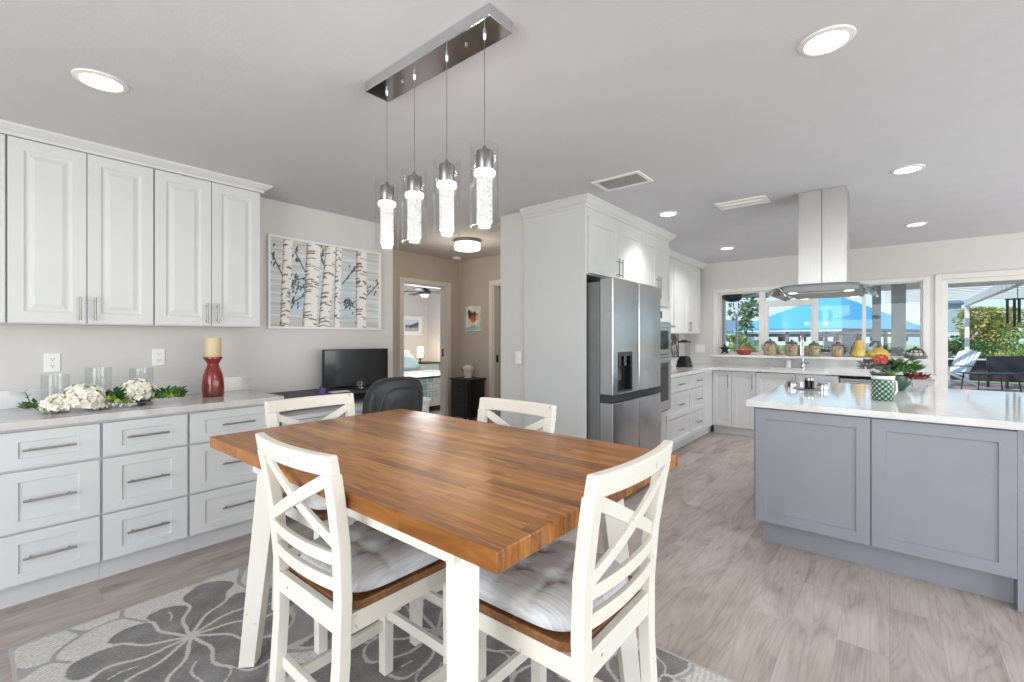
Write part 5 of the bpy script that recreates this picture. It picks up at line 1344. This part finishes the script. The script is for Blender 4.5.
struct('ground_house_side', MB().box(-120, 120, -40, 7.3, -.4, -.13), 'grass')
# patio cover: solid near the house, then an open slatted pergola
c = (-1.5, 9.2, 2.26)
t = thing('patio_cover', 'solid flat patio roof outside the kitchen window on grey posts', 'patio roof', c)
MB().box(-7.0, 6.5, 7.37, 11.0, 2.33, 2.45).build('roof_slab', 'white', t, c)
MB().box(-7.0, 6.5, 10.92, 11.05, 2.20, 2.33).build('fascia_beam', 'white', t, c)
MB().box(-7.0, 6.5, 9.0, 9.12, 2.24, 2.33).build('cross_beam', 'trim', t, c)
for x, y, wd in ((-2.55, 9.60, .10), (.107, 9.55, .18), (-.19, 10.98, .13), (5.6, 10.98, .14), (-6.2, 10.98, .14)):
    p = MB().box(x - wd / 2, x + wd / 2, y - wd / 2, y + wd / 2, -.01, 2.33).build('post', 'white' if x < -2 else 'patio_grey', t, c)
    MB().box(x - wd * .75, x + wd * .75, y - wd * .75, y + wd * .75, -.01, .12).build('post_base', 'patio_grey', p, c)
c = (2.3, 14.5, 2.3)
t = thing('pergola', 'white slatted pergola over the patio beyond the glass door', 'pergola', c)
for x in (.16, 1.66, 4.5): MB().box(x - .05, x + .05, 11.1, 18.0, 2.20, 2.36).build('beam', 'white', t, c)
for i in range(15):
    y = 11.35 + i * .46; MB().box(-.1, 5.0, y - .09, y + .09, 2.365, 2.40).build('slat', 'white', t, c)
for x in (.16, 1.66, 4.5): MB().box(x - .045, x + .045, 17.86, 17.95, -.01, 2.20).build('post', 'white', t, c)
c = (-2.28, 9.25, 2.33)
t = thing('patio_fan', 'dark ceiling fan under the patio roof outside the kitchen window', 'fan', c)
MB().lathe([(.09, 2.27), (.10, 2.29), (.10, 2.33)], (c[0], c[1], 0), 24).build('ceiling_mount', 'black', t, c, smooth=True)
MB().lathe([(.05, 1.99), (.12, 2.01), (.16, 2.04), (.16, 2.13), (.04, 2.15), (.03, 2.27)], (c[0], c[1], 0), 24).build('motor', 'black', t, c, smooth=True)
for k in range(5):
    a = k * 2 * PI / 5 + .45; ca, sa = math.cos(a), math.sin(a)
    def bp(r, s, z): return (c[0] + r * ca - s * sa, c[1] + r * sa + s * ca, z)
    MB().hexa([bp(.1, -.05, 2.06), bp(.6, -.08, 2.05), bp(.6, .08, 2.085), bp(.1, .05, 2.07)], [bp(.1, -.05, 2.068), bp(.6, -.08, 2.058), bp(.6, .08, 2.093), bp(.1, .05, 2.078)]).build('blade', 'black', t, c)

def crown_tree(loc, rx, rz, h, n, L, mt, label, name='tree', seed=1, trunk=.12, group=None, cat='tree'):
    q = random.Random(seed); t = thing(name, label, cat, loc, 0, group); x0, y0, z0 = loc; zc = z0 + h
    m = MB(); m.tube([(x0, y0, z0), (x0 + .05 * h * .3, y0, z0 + h * .55), (x0, y0, zc)], [trunk, trunk * .7, trunk * .4], 10)
    for k in range(5):
        a = q.uniform(0, 6.28); m.tube([(x0, y0, z0 + h * q.uniform(.5, .8)), (x0 + rx * .6 * math.cos(a), y0 + rx * .6 * math.sin(a), zc + rz * q.uniform(-.3, .5))], [trunk * .4, trunk * .12], 6)
    m.build('trunk', 'trunk', t, loc, smooth=True)
    lumps = [(q.gauss(0, .45), q.gauss(0, .45), q.gauss(0, .45), q.uniform(.35, .6)) for _ in range(14)]
    m = MB()
    for i in range(n):
        a, b, c, r = lumps[i % 14]; d = Vector((q.gauss(0, 1), q.gauss(0, 1), q.gauss(0, 1))).normalized(); rr = r * q.random() ** .4
        p = (x0 + rx * max(-1, min(1, a + d.x * rr)), y0 + rx * max(-1, min(1, b + d.y * rr)), zc + rz * max(-1, min(1, c + d.z * rr)))
        m.leaf(p, d + Vector((0, 0, -.2)), (q.uniform(-1, 1), q.uniform(-1, 1), 1), L * q.uniform(.6, 1.2), L * .5)
    m.build('foliage', mt, t, loc); return t
def scr(px, D): k = (px - 512) / 455.0; return (D * (FWD[0] + k * RGT[0]), D * (FWD[1] + k * RGT[1]))
x, y = scr(992, 17.6); crown_tree((x, y, -.06), 1.02, .80, 1.62, 3400, .19, 'gold_tree', 'golden-green bushy tree beyond the pergola seen through the glass door', seed=3)
x, y = scr(745, 26); crown_tree((x, y, -.06), .62, .95, 2.75, 420, .3, 'green_tree', 'loose grey-green pine beyond the left kitchen window', seed=4)
x, y = scr(739, 14.6); crown_tree((x, y, -.01), .42, .42, .92, 1300, .12, 'bush', 'rounded light green shrub below the pine outside the left kitchen window', 'shrub', 5, .03, cat='shrub')
x, y = scr(956, 15.2); crown_tree((x, y, -.01), .34, .34, .98, 700, .11, 'leaf', 'dark green shrub behind the white garden chair', 'shrub', 6, .03, cat='shrub')
x, y = scr(979, 15.0); crown_tree((x, y, -.01), .28, .42, .80, 700, .11, 'leaf', 'dark green shrub right of the white pergola post', 'shrub', 7, .03, cat='shrub')
x, y = scr(1030, 14.5); crown_tree((x, y, -.01), .6, .62, .85, 1100, .14, 'bush', 'pale green shrub at the right edge of the glass door', 'shrub', 8, .03, cat='shrub')
x, y = scr(765, 17); crown_tree((x, y, -.06), .3, .3, .95, 600, .11, 'leaf', 'small dark shrub beyond the second kitchen window light', 'shrub', 9, .03, cat='shrub')

# white garden chair, bench, table
def adirondack(loc, rz, label):
    t = thing('garden_chair', label, 'chair', loc, rz)
    for k in range(6):
        yk = -.26 + k * .104; MB().hexa([(-.08, yk - .04, .30), (-.05, yk - .04, .30), (-.05, yk + .04, .30), (-.08, yk + .04, .30)], [(-.42, yk * 1.12 - .042, 1.0 - .06 * abs(k - 2.5) / 2.5), (-.39, yk * 1.12 - .042, 1.0 - .06 * abs(k - 2.5) / 2.5), (-.39, yk * 1.12 + .042, 1.0 - .06 * abs(k - 2.5) / 2.5), (-.42, yk * 1.12 + .042, 1.0 - .06 * abs(k - 2.5) / 2.5)]).build('back_slat', 'white', t)
    m = MB()
    for k in range(5): m.box(-.06 + k * .1, .03 + k * .1, -.28, .28, .30 + k * .018, .322 + k * .018)
    m.build('seat', 'white', t)
    for s in (-1, 1):
        MB().box(.36, .44, s * .30 - .015, s * .30 + .015, 0, .55).build('front_leg', 'white', t)
        MB().hexa([(-.5, s * .30 - .015, 0), (-.38, s * .30 - .015, 0), (-.38, s * .30 + .015, 0), (-.5, s * .30 + .015, 0)], [(.30, s * .30 - .015, .37), (.44, s * .30 - .015, .37), (.44, s * .30 + .015, .37), (.30, s * .30 + .015, .37)]).build('rear_leg', 'white', t)
        MB().box(-.30, .50, s * .32 - .06, s * .32 + .06, .55, .572).build('armrest', 'dark', t)
    return t
x, y = scr(954, 12.6); adirondack((x, y, -.01), R(215), 'white slatted garden chair with dark arms on the pink patio')
x, y = scr(1003, 12.2)
t = thing('patio_bench', 'long black mesh-backed patio bench on the pink pavers', 'bench', (x, y, -.01), R(39.7))
MB().box(-.42, .9, -.02, .02, .42, .80).build('back', 'mesh_black', t); MB().box(-.45, .95, -.03, .03, .80, .83).build('top_rail', 'dark', t); MB().box(-.43, .92, -.5, .0, .38, .42).build('seat', 'mesh_black', t)
for xx in (-.40, .90):
    for yy in (-.47, 0): MB().box(xx - .02, xx + .02, yy - .02, yy + .02, 0, .40).build('leg', 'black', t)
x, y = scr(988, 11.3)
t = thing('patio_table', 'low black patio table in front of the bench', 'table', (x, y, -.01), R(30))
MB().box(-.45, .55, -.3, .3, .42, .45).build('top', 'black', t)
for xx in (-.40, .5):
    for yy in (-.26, .26): MB().tube([(xx, yy, 0), (xx * .9, yy * .9, .42)], .014, 8).build('leg', 'black', t)
t = thing('wind_chime', 'dark tubes of a large wind chime hanging under the pergola', 'wind chime', (1.72, 12.45, 2.2))
c = (1.72, 12.45, 2.2)
MB().box(1.66, 1.98, 12.43, 12.47, 2.02, 2.045).build('top_bar', 'black', t, c); MB().tube([(1.82, 12.45, 2.04), (1.82, 12.45, 2.365)], .006, 8).build('cord', 'black', t, c)
for k, (xx, z) in enumerate(((1.69, 1.58), (1.78, 1.52), (1.84, 1.60), (1.94, 1.54))): MB().tube([(xx, 12.45, z), (xx, 12.45, 2.02)], .021, 10).build('tube', 'black', t, c, smooth=True)
t = thing('patio_fence', 'low dark mesh fence along the far edge of the patio', 'fence', (2.6, 18.9, 0))
c = (2.6, 18.9, 0)
MB().box(.9, 6.0, 18.88, 18.91, .06, .66).build('mesh_panel', 'mesh_black', t, c); MB().box(.9, 6.0, 18.86, 18.93, .66, .70).build('top_rail', 'white', t, c)
for k in range(5): MB().box(.9 + k * 1.25, .96 + k * 1.25, 18.85, 18.94, 0, .66).build('post', 'white', t, c)
t = thing('screen_pole', 'thin white pole outside the left kitchen window', 'pole', (0, 0, 0)); x, y = scr(736.7, 10.6); t.location = (x, y, -.01)
MB().box(-.022, .022, -.022, .022, 0.03, 2.6).build('shaft', 'white', t); MB().box(-.07, .07, -.07, .07, 0, .03).build('base_plate', 'white', t); MB().box(-.03, .03, -.03, .03, 2.6, 2.63).build('cap', 'white', t)

# boathouse with the blue hipped roof on the canal
def boathouse(name, label, pn, pl, pr, ridge_px, zr, ze):
    N, Lf, Rt = Vector((*pn, 0)), Vector((*pl, 0)), Vector((*pr, 0)); Fk = Lf + Rt - N; cen = (Lf + Rt) / 2
    t = thing(name, label, 'boathouse', (cen.x, cen.y, -1.4)); c = (cen.x, cen.y, -1.4)
    def z(v, k): return (v.x, v.y, k)
    la = (Lf - N); k = .36
    r0 = N + (Rt - N) * .5 + la * .42; r1 = N + (Rt - N) * .5 + la * .60
    a = [z(N, ze), z(Rt, ze), z(Fk, ze), z(Lf, ze), z(r0, zr), z(r1, zr)]
    lo = [(x, y, q - .05) for x, y, q in a]
    MB().add(a + lo, [(3, 0, 4, 5), (0, 1, 4), (1, 2, 5, 4), (2, 3, 5), (9, 11, 10, 6), (6, 10, 7), (7, 10, 11, 8), (8, 11, 9), (0, 3, 9, 6), (1, 0, 6, 7), (2, 1, 7, 8), (3, 2, 8, 9)]).build('hipped_roof', 'blue_roof', t, c)
    m = MB(); i_ = lambda v: cen + (v - cen) * .985
    for p, q in ((N, Lf), (Lf, Fk), (Fk, Rt)): m.bar(z(i_(p), ze - .17), z(i_(q), ze - .17), .08, .22)
    m.build('fascia', 'shell', t, c)
    MB().bar(z(i_(N), ze - .2), z(i_(Rt), ze - .2), .08, .28).build('end_fascia', 'red_brown', t, c)
    for p in (N, Lf, Rt, Fk, (N + Lf) / 2, (N + Rt) / 2, N + (Lf - N) * .25):
        p = cen + (p - cen) * .93; MB().tube([z(p, -1.4), z(p, ze - .1)], .16, 10).build('piling', 'dock_wood', t, c, smooth=True)
    m = MB()
    for p, q in ((N, Lf), (N, Rt)): m.bar(z(cen + (p - cen) * .93, ze - .6), z(cen + (q - cen) * .93, ze - .6), .1, .3)
    m.build('lift_beam', 'dock_wood', t, c)
    MB().hexa([z(cen + (p - cen) * .98, -.1) for p in (N, Rt, Fk, Lf)], [z(cen + (p - cen) * .98, .05) for p in (N, Rt, Fk, Lf)]).build('deck', 'dock_wood', t, c)
    return cen
ce = boathouse('boathouse', 'boathouse with a bright blue hipped metal roof across the canal', scr(842, 38), scr(733, 44), scr(930, 45), 0, 5.3, 2.12)
def boat(cx, cy, label, rz, s=1.0, col='shell'):
    t = thing('boat', label, 'boat', (cx, cy, .05), rz)
    n = 10; vs = []
    for i in range(n + 1):
        u = i / n; wd = 1.15 * s * (1 - u ** 3.2) + .02; y = -3 * s + 6 * s * u; sh = .25 * u * u * s
        vs += [(-wd, y, 1.0 * s + sh), (-wd * .6, y, .25 * s + .2 * u ** 4), (0, y, .0 + .35 * u ** 4), (wd * .6, y, .25 * s + .2 * u ** 4), (wd, y, 1.0 * s + sh)]
    fs = [(i * 5 + k, i * 5 + k + 1, i * 5 + 6 + k, i * 5 + 5 + k) for i in range(n) for k in range(4)] + [(i * 5 + 4, i * 5, i * 5 + 5, i * 5 + 9) for i in range(n)] + [(0, 4, 3, 2, 1)]
    MB().add(vs, fs).build('hull', col, t, smooth=True)
    MB().box(-.5 * s, .5 * s, -.8 * s, .5 * s, 1.0 * s, 1.75 * s).build('console', 'shell', t)
    MB().box(-.85 * s, .85 * s, -1.3 * s, .8 * s, 2.0 * s, 2.06 * s).build('canopy', 'blue_siding', t)
    for a in (-.75, .75):
        for b in (-1.2, .7): MB().tube([(a * s, b * s, 1.0 * s), (a * s, b * s, 2.0 * s)], .03, 6).build('canopy_pole', 'nickel', t)
boat(ce.x + 1.2, ce.y - 1.0, 'white motor boat on the lift under the blue boathouse roof', R(60), .75)
def far_house(px, D, w_, d_, h, rh, wallm, roofm, label):
    x, y = scr(px, D); c = (x, y, -.5); t = thing('waterfront_house', label, 'house', c)
    wl_ = MB().box(x - w_ / 2, x + w_ / 2, y, y + d_, -.5, h).build('walls', wallm, t, c)
    e = .5; a = [(x - w_ / 2 - e, y - e, h), (x + w_ / 2 + e, y - e, h), (x + w_ / 2 + e, y + d_ + e, h), (x - w_ / 2 - e, y + d_ + e, h), (x - w_ / 4, y + d_ / 2, h + rh), (x + w_ / 4, y + d_ / 2, h + rh)]
    MB().add(a, [(0, 1, 5, 4), (1, 2, 5), (2, 3, 4, 5), (3, 0, 4), (3, 2, 1, 0)]).build('roof', roofm, t, c)
    k = max(2, int(w_ / 3.2))
    for i in range(k):
        wx = x - w_ / 2 + w_ * (i + .5) / k; MB().box(wx - .7, wx + .7, y - .06, y + .02, .5, 1.9).build('window', 'gloss_black', t, c)
far_house(716, 97, 11, 9, 2.6, 2.6, 'shell', 'slate', 'distant house with a slate-blue roof at the far left of the kitchen window')
far_house(772, 100, 15, 9, 2.2, 1.9, 'shell', 'patio_grey', 'distant pale house under the left half of the blue boathouse roof')
far_house(846, 102, 13, 9, 2.3, 1.8, 'shell', 'slate', 'distant pale house behind the boathouse corner')
far_house(926, 99, 11, 9, 2.3, 2.0, 'blue_siding', 'patio_grey', 'distant blue-sided house behind the right end of the boathouse')
c = (1.8, 27.5, -.06)
t = thing('garden_shed', 'pale blue and white garden shed left of the white pergola post', 'shed', c)
MB().box(1.25, 2.36, 27.5, 29.3, -.06, 1.58).build('lower_wall', 'shell', t, c); MB().box(1.23, 2.38, 27.48, 29.32, 1.58, 2.78).build('upper_wall', 'blue_siding', t, c)
MB().hexa([(1.12, 27.3, 2.78), (2.5, 27.3, 2.78), (2.5, 29.5, 2.78), (1.12, 29.5, 2.78)], [(1.12, 27.3, 2.84), (2.5, 27.3, 2.84), (2.5, 29.5, 3.05), (1.12, 29.5, 3.05)]).build('roof', 'slate', t, c)
